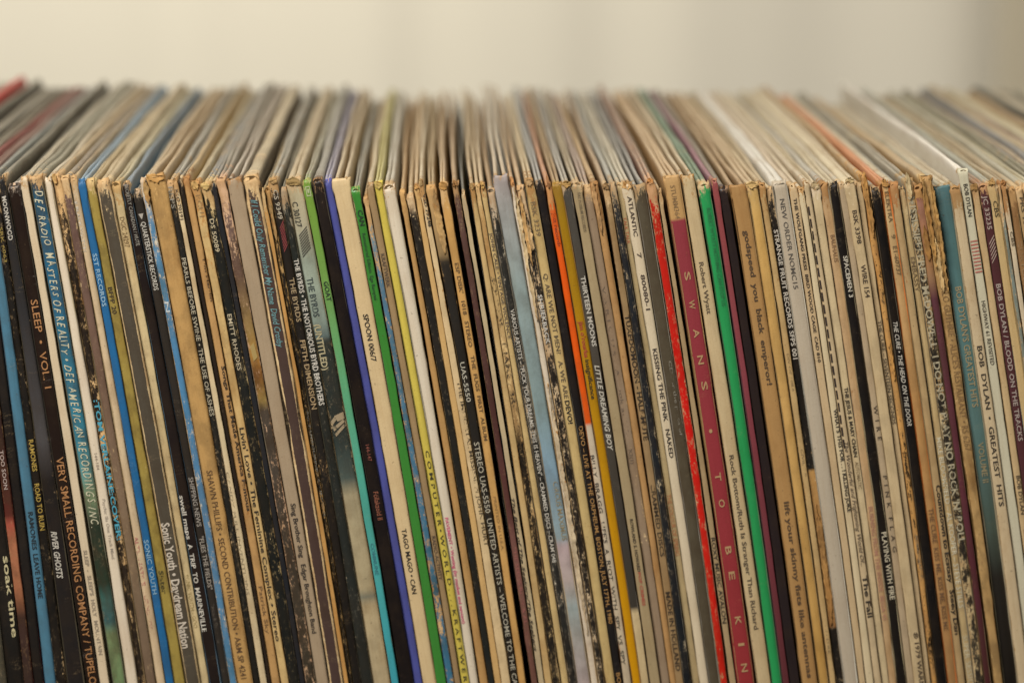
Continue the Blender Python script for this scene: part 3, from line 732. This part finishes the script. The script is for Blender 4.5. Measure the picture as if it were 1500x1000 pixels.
# ------------------------------------------------------------------ lettering on the spines
W, CRM, K_, BR, ORG = '#c6bca8', '#cdb892', '#2a211a', '#54402c', '#a06c38'
TX = [
(-4, 'soak time', 810, 928, '#c9b987', .62, .98, 'm'),
(-3, 'TOO SOON', 655, 712, '#c0a898', .3, .75, ''),
(-1, 'RAMONES', 745, 800, '#1f2a30', .3, .72, 'm'), (-1, 'LEAVE HOME', 806, 871, '#1f2a30', .3, .72, 'm'),
(0, 'SRK 6063', 330, 381, '#8c7428', .3, .75, ''), (0, 'RAMONES', 640, 686, '#b3922e', .25, .8, 'm'), (0, 'ROAD TO RUIN', 704, 772, '#b3922e', .25, .8, 'm'),
(1, 'MOONWOOD', 285, 349, W, .25, .72, 'b'), (1, 'RIVER GHOSTS', 773, 842, W, .22, .58, 'bi'),
(2, 'SLEEP  \u2022  VOL. 1', 436, 565, ORG, .3, .8, ''), (2, 'VERY SMALL RECORDING COMPANY / TUPELO', 666, 997, ORG, .28, .82, ''),
(3, "SLEEP  -  SLEEP'S  HOLY  MOUNTAIN", 801, 954, '#8a7a64', .3, .72, 'b', .25),
(4, 'DEF RADIO  MASTERS OF REALITY \u2022 DEF AMERICAN RECORDINGS INC.', 277, 768, '#cfc6a0', .22, .72, 'hi', .16),
(5, '144-184', 660, 684, '#a08e78', .35, .65, '', .3), (5, 'Psychic Ills One Track Mind', 727, 814, '#a39480', .4, .7, '', .3),
(6, ':TOM VERLAINE:COVER:', 582, 787, '#3f9fb0', .2, .78, 'b', .03),
(8, 'THE BLACK WATCH', 280, 366, '#d8cdb6', .1, .5, 'b', .4), (8, 'ALTERNATIVE  TURNS  TWO', 781, 930, '#b0605a', .15, .55, 'b', .45),
(9, 'SST RECORDS', 369, 446, '#9cc0cf', .2, .75, ''), (9, 'SONIC YOUTH', 787, 866, '#8fb4c4', .2, .75, ''),
(10, 'BFFP 20', 418, 457, '#3a2a18', .25, .72, 'm'), (10, 'Sister', 832, 866, '#3c361c', .25, .7, 'm', .3),
(11, 'Sonic Youth \u2022 Daydream Nation', 762, 945, '#d0bfa6', .16, .72, 'b', .1),
(12, 'DGC 24297', 316, 360, '#6a4f28', .25, .75, '', .25), (12, 'SONIC YOUTH - GOO', 838, 916, '#8a7438', .25, .7, '', .35),
(13, 'SECRETLY CANADIAN / MUTE', 269, 358, '#98907f', .4, .82, ''), (13, 'swell maps', 722, 786, W, .1, .5, 'b'), (13, 'A  TRIP  TO  MARINEVILLE', 793, 921, W, .1, .5, 'b'),
(14, 'QUARTERSTICK RECORDS', 323, 423, '#c4bba8', .3, .8, 'm'), (14, 'SHIPPING NEWS', 696, 768, '#9a8f80', .25, .8, 'm'), (14, '"FLIES THE FIELDS"', 782, 860, '#8d8272', .25, .8, 'm'), (14, 'Axons & Dendrites', 880, 938, '#6a5f50', .3, .7, '', .4),
(15, 'N', 440, 455, '#c8cdc8', .2, .8, ''),
(16, 'SHAWN PHILLIPS \u2022 SECOND CONTRIBUTION \u2022 A&M SP 4241', 686, 990, '#5a3f22', .28, .64, '', .2),
(17, 'REPS', 272, 304, '#8a8270', .15, .85, '', .3), (17, 'PEARLS BEFORE SWINE \u2022 THE USE OF ASHES', 376, 607, '#b8ab8c', .2, .85, ''),
(18, 'KSD 70191', 276, 320, '#5a4630', .15, .8, 'm', .2), (18, 'CANDY FULL INVENTIONS', 688, 868, '#a8936c', .05, .5, '', .3),
(20, 'Tim Hardin', 375, 440, '#4a3520', .68, .98, 'b', .3), (20, 'Songs That Made America Famous', 534, 746, '#3c2c1a', .5, .95, 'b', .12), (20, 'Patrick Sky', 856, 925, '#6a4c2a', .3, .75, '', .2),
(21, 'RCU1', 284, 316, '#8a6c40', .2, .8, '', .3), (21, "Livin' Love \u2022 The Feminine Complex \u2022 Stereo", 624, 936, '#33281c', .22, .78, 'm', .1),
(22, 'DS 50089', 319, 367, '#cbb78c', .2, .62, ''), (22, 'EMITT RHODES', 458, 540, '#c4b28c', .18, .6, ''),
(25, 'Sing Brother Sing   Edgar Broughton Band', 735, 925, '#332a22', .3, .68, 'm', .12),
(26, 'If I Could Only Remember My Name  David Crosby', 291, 507, '#5f8a88', .3, .68, 'i', .2),
(28, 'MR TAMBOURINE', 600, 690, '#8a8270', .3, .85, 'i', .35), (28, 'YOUNGER', 690, 755, '#a09a86', .3, .85, '', .4),
(29, 'CS 9349', 277, 320, '#b3a488', .3, .8, 'm', .2), (29, 'THE BYRDS', 406, 470, '#a38a60', .3, .85, 'm', .15), (29, 'FIFTH DIMENSION', 497, 598, '#ad8f60', .3, .88, 'm', .12),
(30, 'THE BYRDS \u2022 THE NOTORIOUS BYRD BROTHERS', 378, 592, W, .2, .82, 'b', .04),
(31, 'C 30127', 294, 331, '#38352a', .15, .5, 'b', .22), (31, 'THE BYRDS', 405, 462, '#3a4440', .18, .55, 'm', .2), (31, '(UNTITLED)', 473, 540, '#b8a97c', .12, .5, 'b', .12),
(32, 'GOAT', 411, 440, '#253a20', .25, .8, 'b', .1), (32, 'COMMUNE', 794, 840, '#2f7478', .25, .7, 'm', .15),
(33, '144-147', 650, 674, '#7c4030', .4, .7, '', .2), (33, 'F\u00f6llakzoid II', 719, 760, '#8a4e34', .35, .75, '', .2),
(35, 'SPOON 006/7', 459, 528, '#2c261e', .3, .62, 'm', .04), (35, 'TAGO MAGO \u2022 CAN', 773, 868, '#2c261e', .3, .62, 'm', .04),
(36, 'CAN', 307, 330, '#16301a', .25, .82, 'b', .04), (36, 'Remastered Edition  Ege Bamyasi', 341, 438, '#1c4420', .28, .68, '', .15),
(38, 'KRAFTWERK', 371, 420, '#4f3f2e', .2, .75, '', .12), (38, 'RADIO-ACTIVITY', 784, 848, '#4a3a2c', .2, .75, '', .15),
(39, 'C O M P U T E R \u2022 W O R L D . . . . K R A F T W E R K', 659, 1012, '#3a3520', .3, .74, '', .12),
(40, 'PAVEMENT \u2022 Westing (by musket and sextant)', 757, 912, '#c2486a', .22, .55, 'm', .1),
(44, 'VSD 79248', 284, 332, '#2e2a22', .42, .95, 'b', .2), (44, 'THE IMMORTAL MISSISSIPPI JOHN HURT', 558, 800, '#4a3c28', .5, .97, 'm', .35),
(45, 'UAS-5550', 530, 588, '#c0b79e', .2, .68, ''), (45, 'STEREO UAS-5550  UNITED ARTISTS \u2013 WELCOME TO THE CANTEEN', 647, 1042, '#b8ad92', .2, .8, '', .08),
(46, "ESP DISK'   1018   STEREO    THE  FUGS  FIRST  ALBUM", 385, 645, '#5f4422', .3, .75, 'm', .12), (46, 'PRINTED IN U.S.A.', 727, 806, '#8f6a38', .3, .65, '', .3),
(47, 'SUNDAZED', 282, 340, '#8c7050', .25, .75, '', .4), (47, 'THE SEEDS RAW & ALIVE', 800, 930, '#a05a50', .3, .75, '', .4),
(48, 'The Best of The Seekers/The Seekers', 729, 953, '#3a2e22', -.0, .5, 'bi', .15),
(50, 'SOUNDS OF JAMES BROWN', 405, 640, '#2c241a', .15, .85, 'b', .5),
(51, 'JOHN CALE \u2022 VINTAGE VIOLENCE', 341, 496, '#54463a', .22, .82, '', .14),
(52, 'VARIOUS ARTISTS \u2013 "FUCK YOUR DREAMS, THIS IS HEAVEN" \u2013 CRAMMED DISCS \u2013 CRAM 048', 453, 824, '#c4baa6', .22, .8, 'm', .08),
(53, 'CIRCUS MAXIMUS', 706, 792, '#9a8a66', .5, .86, '', .2),
(54, 'MONACO', 380, 432, '#3a2f26', .35, .95, 'b', .35),
(55, 'SHRIEKBACK', 432, 504, '#cfc6b4', .3, .85, 'm', .06),
(56, 'BSK 3239', 296, 346, '#6e5a3c', .28, .74, '', .16), (56, 'Q: ARE WE NOT MEN?   A: WE ARE', 401, 584, '#5a4a34', .28, .72, '', .1), (56, 'DEVO!', 587, 621, '#2c251c', .28, .74, 'b', .04),
(57, 'DEVO \u2013 LIVE AT THE ORPHEUM, BOSTON, JULY 17TH, 1980', 625, 914, '#b88642', .26, .78, '', .08), (57, 'BOOJI BOY RECORDS', 986, 1100, '#b88642', .26, .78, '', .08),
(58, 'jett records', 312, 362, '#7c2c12', .3, .8, 'm', .3), (58, "BILLY  BRAGG   LIFE'S  A  RIOT  WITH  SPY  VS  SPY", 667, 974, '#3c342a', .0, .55, '', .18),
(59, "jim o'rourke", 471, 524, '#a03c20', .3, .72, 'b', .12), (59, 'insignificance', 527, 585, '#3a3016', .3, .72, 'm', .08),
(60, 'THIRTEEN MOONS', 405, 508, W, .3, .85, 'b', .05), (60, 'LITTLE DREAMING BOY', 535, 661, '#c6bca6', .2, .78, 'bi', .06),
(61, 'FAT POSSUM RECORDS', 283, 340, '#6c5c42', .38, .72, '', .2), (61, 'ROWLAND S. HOWARD', 761, 838, '#3a3024', .32, .62, 'm', .08), (61, 'POP CRIMES', 839, 888, '#a84a34', .32, .62, 'm', .1),
(62, 'V A R I O U S :  A Look at Life', 420, 640, '#6d5a46', .25, .6, '', .4), (62, 'X2(1)', 658, 680, '#5f4e3c', .3, .65, '', .3),
(64, 'TUXEDOMOON - HALF-MUTE', 462, 646, '#33271a', .2, .9, 'b', .25), (64, 'CRAMMED DISCS', 710, 816, '#3c2e1e', .2, .8, 'm', .25), (64, 'MADE IN HOLLAND', 868, 984, '#3c2c1c', .2, .8, 'm', .2),
(66, 'TALK TALK', 319, 358, '#a85c34', .15, .75, '', .12), (66, 'THE COLOUR OF SPRING', 725, 815, '#ab6a3c', .15, .8, '', .15),
(67, 'ATLANTIC', 288, 347, '#4a3a2e', .32, .72, 'm', .05), (67, '7', 371, 379, '#4a3a2e', .32, .72, 'm', .05), (67, '80080-1', 403, 455, '#4a3a2e', .32, .72, 'm', .05), (67, 'KISSING THE PINK   NAKED', 512, 672, '#3a3028', .32, .74, 'm', .05),
(68, 'CD for the price of', 530, 640, '#9a907c', .55, .78, '', .4),
(70, 'ROXY MUSIC AVALON', 789, 915, '#3a3024', .1, .8, 'm', .2),
(71, 'STUMM364', 272, 321, '#8a6a40', .32, .62, '', .2),
(72, 'Robert Wyatt', 385, 461, '#5a4a34', .3, .62, 'm', .14), (72, 'Rock Bottom/Ruth Is Stranger Than Richard', 668, 924, '#544632', .3, .62, 'm', .18),
(73, 'ROBERT WYATT NOTHING CAN STOP US', 306, 450, '#1c6a3a', .4, .72, '', .15),
(76, 'godspeed  you  black  emperor!', 339, 566, '#4f3a22', .4, .7, 'b', .12), (76, 'lift your skinny fists like antennas', 737, 996, '#553e25', .38, .68, 'b', .16),
(78, 'DIV OF 108.6', 520, 575, '#8a7048', .3, .7, '', .35), (78, 'CIVIL 7.9', 660, 700, '#846c48', .3, .7, '', .35), (78, 'CENTRE', 918, 960, '#846c48', .3, .7, '', .35),
(79, 'STRANGE FRUIT RECORDS SFPS 001', 338, 528, '#cfc2ac', .22, .85, 'm', .1),
(80, 'NEW ORDER NOMC15', 293, 425, '#544c42', .34, .64, '', .04),
(81, 'THE WOLFGANG PRESS  BIRD WOOD CAGE  CAD 810', 292, 533, '#3c2f24', .35, .7, 'b', .06),
(82, "WHAT'S THIS FOR . . ! KILLING JOKE", 602, 753, '#3a3026', .4, .95, 'b', .06),
(83, 'The Wonderful and Frightening World Of...', 650, 832, '#4f4030', .2, .8, 'i', .16), (83, 'The Fall', 846, 908, '#33291e', .2, .9, 'b', .05),
(84, 'THE JESUS & MARY CHAIN', 570, 672, '#30271c', .3, .75, 'b', .05), (84, 'AUTOMATIC', 679, 719, '#806a48', .3, .75, '', .1),
(85, 'BAUHAUS', 346, 386, '#7c5c3c', .3, .8, '', .15), (85, 'BURNING FROM THE INSIDE  BEGA 45', 745, 912, '#a8745a', .2, .75, '', .2),
(86, 'SPACEMEN 3', 377, 438, '#c9bda4', .4, .85, 'b', .05), (86, 'PLAYING WITH FIRE', 783, 882, '#c4b594', .35, .85, 'b', .05),
(87, 'W  I  R  E', 597, 648, '#4a3c2c', .3, .85, '', .05), (87, 'P  I  N  K', 700, 747, '#4a3c2c', .3, .85, '', .05), (87, 'F  L  A  G', 761, 812, '#4a3c2c', .3, .85, '', .05),
(88, 'BSK 3398', 310, 359, '#4a3a28', .3, .72, 'm', .12), (88, 'WIRE 154', 390, 438, '#4a3a28', .3, .75, 'm', .08), (88, '\u00ae 1979 WARNER BROS', 930, 1060, '#4a3a28', .45, .85, 'm', .08),
(89, 'THE CURE \u2013 SEVENTEEN SECONDS', 472, 624, '#4f4230', .15, .8, '', .1),
(90, 'PORNOGRAPHY', 788, 850, '#8a7a60', .3, .8, '', .3),
(91, 'THE CURE \u2022 THE HEAD ON THE DOOR', 474, 627, W, .25, .72, 'mi', .04),
(92, 'ELEKTRA', 283, 328, '#6a5434', .35, .78, '', .12), (92, '9', 346, 352, '#6a5434', .35, .78, '', .12), (92, 'E1-60737', 363, 406, '#6a5434', .35, .78, '', .12), (92, 'THE CURE  KISS ME, KISS ME, KISS ME', 748, 928, '#6a4a2c', .25, .7, '', .16),
(93, 'Countdown to Ecstasy', 714, 858, '#2a2018', .35, .95, 'b', .12), (93, 'Steely Dan', 868, 934, '#2a2018', .35, .95, 'b', .12),
(94, 'EMBASSY', 379, 430, '#6a5638', .2, .8, '', .14), (94, 'MIKE BLOOMFIELD \u2013 AL KOOPER \u2013 STEVE STILLS', 644, 895, '#d6c8a4', .2, .85, 'm', .12), (94, 'SUPER SESSION', 935, 1018, '#d0c098', .2, .85, '', .12),
(95, "MISSISSIPPI FRED McDOWELL  I DO NOT PLAY NO ROCK 'N' ROLL", 290, 800, '#c4b48e', .15, .9, 'b', .3),
(97, "ARLO GUTHRIE \u2022 ALICE'S RESTAURANT \u2022 RS 6267", 416, 664, '#7c5c34', .25, .85, '', .22),
(98, "BOB DYLAN'S GREATEST HITS", 423, 600, '#a08f66', .36, .76, 'm', .1), (98, 'VOLUME II', 652, 711, '#9a8a62', .36, .74, 'm', .14),
(99, 'BOB  DYLAN  \u2022  GREATEST  HITS', 510, 746, '#3c3226', .3, .74, 'm', .04),
(100, 'BOB DYLAN', 272, 320, '#3c362c', .3, .74, 'm', .06), (100, 'HIGHWAY 61 REVISITED', 444, 538, '#423a2e', .3, .72, '', .06),
(101, 'BOB DYLAN', 701, 758, '#4a3c2a', .3, .85, 'm', .06), (101, 'DESIRE', 780, 830, '#8a7450', .3, .8, '', .25),
(102, 'JC 33235', 289, 339, '#b39c8a', .25, .75, 'm', .06), (102, 'BOB DYLAN / BLOOD ON THE TRACKS', 419, 650, '#b3a090', .25, .75, 'm', .05),
(103, 'CBS', 297, 321, '#4f4228', .3, .85, 'm', .06), (105, 'CBS', 342, 364, '#5c4c34', .3, .9, 'm', .15),
(106, 'CURTOM', 355, 420, '#a8875c', .25, .75, '', .3), (107, 'PRS 1001', 292, 345, '#54442e', .3, .8, 'm', .15),
]
for t in TX: SL[t[0]].text(*t[1:])
for ch, y in zip('SWANS', (405, 447, 489, 528, 566)): SL[71].text(ch, y - 6, y + 7, '#b98f5c', .34, .68, 'm', .04)
SL[71].text('\u2022', 630, 636, '#b98f5c', .2, .75, '', .0)
for ch, y in zip('TOBEKIND', (700, 739, 808, 845, 911, 946, 980, 1016)):
    hh = 2 if ch == 'I' else 6
    SL[71].text(ch, y - hh, y + hh, '#b98f5c', .34, .68, 'm', .04)
for u_ in (.06, .915): SL[71].patch('gold_border', [((u_, 327), (u_ + .03, 327), (u_ + .03, 1020), (u_, 1020))], '#b0844e', .1)
SL[31].hatch(331, 377, 9, '#4a463a', .2, .8, 12, .45)
SL[102].hatch(347, 392, 6, '#b59a86', .18, .85, 12, .4)
SL[29].hatch(322, 370, 9, '#7a2c2a', .3, .8, 10, .55)
SL[100].patch('printed_stripes', [((.1, y), (.9, y), (.9, y + 2.2), (.1, y + 2.2)) for y in range(355, 405, 5)], '#a8604e', .1)
SL[83].patch('printed_dashes', [((.03, y), (.3, y), (.3, y + 13), (.03, y + 13)) for y in range(304, 650, 18)], '#33241c', .1)
SL[14].patch('printed_mark', [((.2, 311), (.75, 311), (.5, 319), (.45, 319))], '#b0a694', .05)
SL[32].patch('printed_mark', [((.25, 272), (.8, 272), (.8, 273.5), (.25, 273.5)), ((.25, 285), (.8, 285), (.8, 286.5), (.25, 286.5)), ((.25, 273.5), (.34, 273.5), (.34, 285), (.25, 285)), ((.71, 273.5), (.8, 273.5), (.8, 285), (.71, 285)), ((.42, 276), (.62, 276), (.62, 282), (.42, 282))], '#b9bd8a', .1)
SL[31].patch('printed_hand', [((.35, 607), (.93, 603), (.95, 613), (.5, 616)), ((.1, 614), (.4, 607), (.48, 612), (.16, 620)), ((.14, 624), (.86, 613.5), (.9, 618), (.2, 629)), ((.2, 633), (.9, 619.5), (.93, 624), (.26, 637))], '#a8916c', .12)
SL[24].patch('printed_figure', [((.25, 505), (.7, 500), (.8, 522), (.35, 527))], '#b99a52', .25)

# torn paper and board that stands off the spines
SL[6].torn(252, 268, .05, .6, '#c9a164', .0002, .0008)
SL[54].torn(272, 470, .3, 1.05, '#cdb488', .0003, .0010)
SL[54].torn(560, 930, .2, .95, '#cbb591', .0002, .0006)
SL[55].torn(284, 390, .0, .55, '#c79e64', .0004, .0012)
SL[55].torn(330, 366, .35, 1.1, '#c7a878', .0006, .0016)
SL[97].torn(262, 395, -.08, .34, '#b48b4f', .0007, .0016)
SL[97].torn(258, 430, .58, 1.04, '#b58d52', .0008, .0018)
SL[97].torn(352, 430, .2, .62, '#c9a974', .0005, .0012)
SL[96].torn(332, 385, .15, .85, '#ad7d42', .0002, .0006)
SL[90].torn(254, 350, .12, .85, '#c08e4e', .0004, .0012)
SL[90].torn(505, 560, .3, .8, '#c08e4e', .0002, .0006)
SL[95].torn(255, 295, .1, .7, '#c2ac80', .0004, .0012)
SL[79].torn(742, 918, .1, .9, '#ac8049', .0002, .0006)
SL[58].torn(256, 276, .25, .75, '#c08a5c', .0004, .0009)
SL[45].torn(276, 372, .35, 1.0, '#bb9660', .0002, .0005)
SL[63].torn(264, 345, .05, .6, '#b1895a', .0002, .0006)
SL[28].torn(296, 352, .2, 1.0, '#bd9860', .0002, .0005)
SL[15].torn(262, 300, .3, 1.1, '#b8925a', .0002, .0006)

for i, h_ in ((16, '#b98e52'), (21, '#c09a5e'), (22, '#c2a468'), (29, '#b3905c'), (31, '#b7975f'), (39, '#c0a860'), (43, '#b98c50'), (44, '#c4a470'), (46, '#b98a4c'), (47, '#a87844'), (49, '#bd9860'),
              (51, '#bd9658'), (56, '#b9986a'), (60, '#b08a50'), (64, '#a88456'), (67, '#bd9560'), (69, '#b98048'), (77, '#c0a068'), (84, '#bfa87c'), (88, '#c2aa7a'), (92, '#b98a4e'), (101, '#b08850'), (103, '#b08a54'), (105, '#a87440')):
    ty = ROW[i][2]
    SL[i].torn(ty - 2.5, ty + SL[i].rnd.uniform(5, 12), .08, .92, h_, .00002, .0006, 'frayed_corner', 8)

# ------------------------------------------------------------------ labels
DESC = {
-4: 'thick black spine with large pale yellow lowercase lettering at lower left corner',
-3: 'dark brown spine with a flesh-toned strip of photograph near lower left corner',
-2: 'plain black spine just left of the dull blue spine at lower left',
-1: 'dull steel-blue spine with small black capitals at lower left',
0: 'black spine with small yellow capitals at left edge',
1: 'glossy dark spine with bold white capitals at its top, far left',
2: 'dark brown spine with long orange-brown capitals running its length',
3: 'narrow white spine between the orange-lettered brown and the teal handwritten spine',
4: 'teal-blue spine with cream brush handwriting over a green landscape',
5: 'plain white spine right of the teal handwritten spine',
6: 'badly flaked black and tan spine with bold cyan capitals',
7: 'plain mauve-brown spine left of the cream and pink-lettered spine',
8: 'cream spine with rubbed white and pinkish-red lettering',
9: 'bright blue spine with pale blue capitals',
10: 'olive-gold spine right of the bright blue spine',
11: 'grey spine with ragged tan edges and white blackletter-style title',
12: 'cream spine with a brown smudge and faint gold catalogue number',
13: 'black spine with small bold white lowercase title and slate-blue cover',
14: 'short charcoal spine with white capitals and a small triangle mark',
15: 'scuffed light blue spine with whitened top corner',
16: 'thick grubby tan spine with brown capitals and dark ink smears',
17: 'black spine with cream capitals right of the thick grubby tan spine',
18: 'thin cream spine with a brown catalogue number at its top',
19: 'very thin plain black spine between cream and tan spines at left',
20: 'tan spine with dark brown lettering along its right edge',
21: 'wrinkled cream spine with bold dark title beginning halfway down',
22: 'black spine with cream catalogue number and worn tan top corner',
23: 'thin plain black spine beside the black one with cream catalogue number',
24: 'worn brown spine with a yellow and orange painted picture',
25: 'wide plain taupe spine with small black title low down',
26: 'purple-brown spine with broad ragged cream edges and teal handwriting',
27: 'very thin tan spine right of the purple-brown ragged spine',
28: 'thin chipped black and tan spine with faint grey lettering',
29: 'black spine with tan capitals and a dark red hatched mark',
30: 'short dark spine with bold white capitals beside the photograph spine',
31: 'wide spine printed with a grey-green photograph showing a hand',
32: 'smooth spine fading from lime green to turquoise',
33: 'black spine with tiny dark red print between turquoise and violet-blue spines',
34: 'plain violet-blue spine left of the wide cream double spine',
35: 'wide cream double spine with small black capitals right of the violet-blue spine',
36: 'leaf-green spine with bold black capitals at its top',
37: 'short chipped blue and tan spine right of the leaf-green spine',
38: 'brownish-grey spine with dark capitals left of the yellow spine',
39: 'yellow spine with widely spaced black typewriter-like capitals',
40: 'plain white spine with small pink lettering low down',
41: 'narrow plain tan spine right of the white spine with pink lettering',
42: 'short black spine with white chips and a bare cream top',
43: 'narrow plain light tan spine right of the chipped black spine',
44: 'cream spine with dark catalogue number along its right edge',
45: 'black spine with white serif capitals below a bare tan top',
46: 'orange-tan spine with spaced brown capitals',
47: 'narrow purple-brown spine with a flared brown top corner',
48: 'narrow greyish-cream spine with black slanted title low down',
49: 'narrow plain tan spine left of the split black-lettered tan spine',
50: 'tan spine splitting into black, with broken black letters',
51: 'cream spine with thin dark grey capitals left of the scuffed black spine',
52: 'scuffed black spine with white capitals left of the wide grey spine',
53: 'wide smooth grey-blue double spine turning pink towards the bottom',
54: 'white spine with torn peeling paper right of the wide grey spine',
55: 'black spine with white capitals under torn tan paper',
56: 'cream spine with thin capitals ending in one bold black word',
57: 'black spine with orange-yellow capitals left of the orange spine',
58: 'bright orange spine turning white halfway down',
59: 'mustard-gold spine right of the orange spine',
60: 'charcoal spine with white capitals and a white bottom section',
61: 'plain beige spine with small black and red print low down',
62: 'greyish-mauve beige spine with faint scribbled lettering',
63: 'tan spine with a frayed brown top beside a dark gap',
64: 'brownish-tan spine with heavy dark capitals in three places',
65: 'blue-black spine spotted with cream flakes',
66: 'beige spine with orange capitals left of the white numbered spine',
67: 'white spine with wide-spaced dark capitals and a catalogue number',
68: 'dark olive spine left of the bright red spine',
69: 'bright red spine with tan scuffs and worn top',
70: 'thin beige spine with black capitals low down, left of the crimson spine',
71: 'thick crimson spine with widely spaced gold capitals and tan top',
72: 'wide cream double spine right of the crimson spine',
73: 'emerald green spine with a cream crack across its top',
74: 'thin maroon spine right of the emerald green spine',
75: 'short plain blackish-purple spine right of the maroon spine',
76: 'wide kraft-brown spine with bold lowercase lettering',
77: 'plain yellowish-tan spine right of the kraft-brown lettered spine',
78: 'narrow tan spine with faint print left of the narrow black spine',
79: 'narrow black spine with white serif capitals and a tan torn patch',
80: 'wide smooth light grey spine with thin dark capitals',
81: 'pinkish-cream spine with small bold spaced capitals',
82: 'cream spine with bold black capitals along its right half',
83: 'narrow cream spine with a dashed dark line on its left',
84: 'cream spine with bold black capitals right of the dashed spine',
85: 'pinkish-tan spine with faint brown capitals',
86: 'black spine with bold cream serif capitals among cream spines',
87: 'narrow beige spine with widely spaced thin black capitals',
88: 'wrinkled cream spine with dark catalogue number near the top',
89: 'cream spine with thin dark capitals halfway down',
90: 'ragged spine flaked to orange-tan board over black',
91: 'short black spine with slanted white capitals',
92: 'cream spine with orange stained left edge',
93: 'beige spine with heavy black rounded title low down',
94: 'cream spine with pale embossed-looking capitals low down',
95: 'black spine flaked all over with large broken cream capitals',
96: 'maroon spine with brown bare patches near the top',
97: 'torn tan spine with board peeling away at its top',
98: 'wide teal spine fading to black, with gold capitals',
99: 'pinkish-white spine with spaced black capitals right of the teal spine',
100: 'tall glossy white sleeve with red stripes, standing above its neighbours',
101: 'narrow cream and tan spine left of the maroon hatched spine',
102: 'maroon spine with pale capitals and hatched stripes',
103: 'cream spine with three dark letters at its top, right of maroon',
104: 'very thin grey-green spine near the right edge',
105: 'narrow cream spine with a brown top near the right edge',
106: 'brown spine near the right edge of the photograph',
107: 'cream spine at the right edge of the photograph',
}
ORD = ['first', 'second', 'third', 'fourth', 'fifth', 'sixth', 'seventh', 'eighth', 'ninth', 'tenth', 'eleventh', 'twelfth', 'thirteenth', 'fourteenth', 'fifteenth', 'sixteenth', 'seventeenth', 'eighteenth', 'nineteenth']
TONE_L = ['dark olive', 'brownish', 'blackish tall', 'grey', 'red', 'grey-beige', 'grey-olive', 'beige', 'mauve-grey']
for i, s in SL.items():
    if i in DESC: s.root['label'] = DESC[i]
    elif i < -4: s.root['label'] = '%s blurred sleeve top at left edge, %s left of the thick black spine' % (TONE_L[-5 - i], ORD[-5 - i])
    else: s.root['label'] = 'blurred sleeve top at right edge, %s right of the last cream spine' % ORD[i - 108]
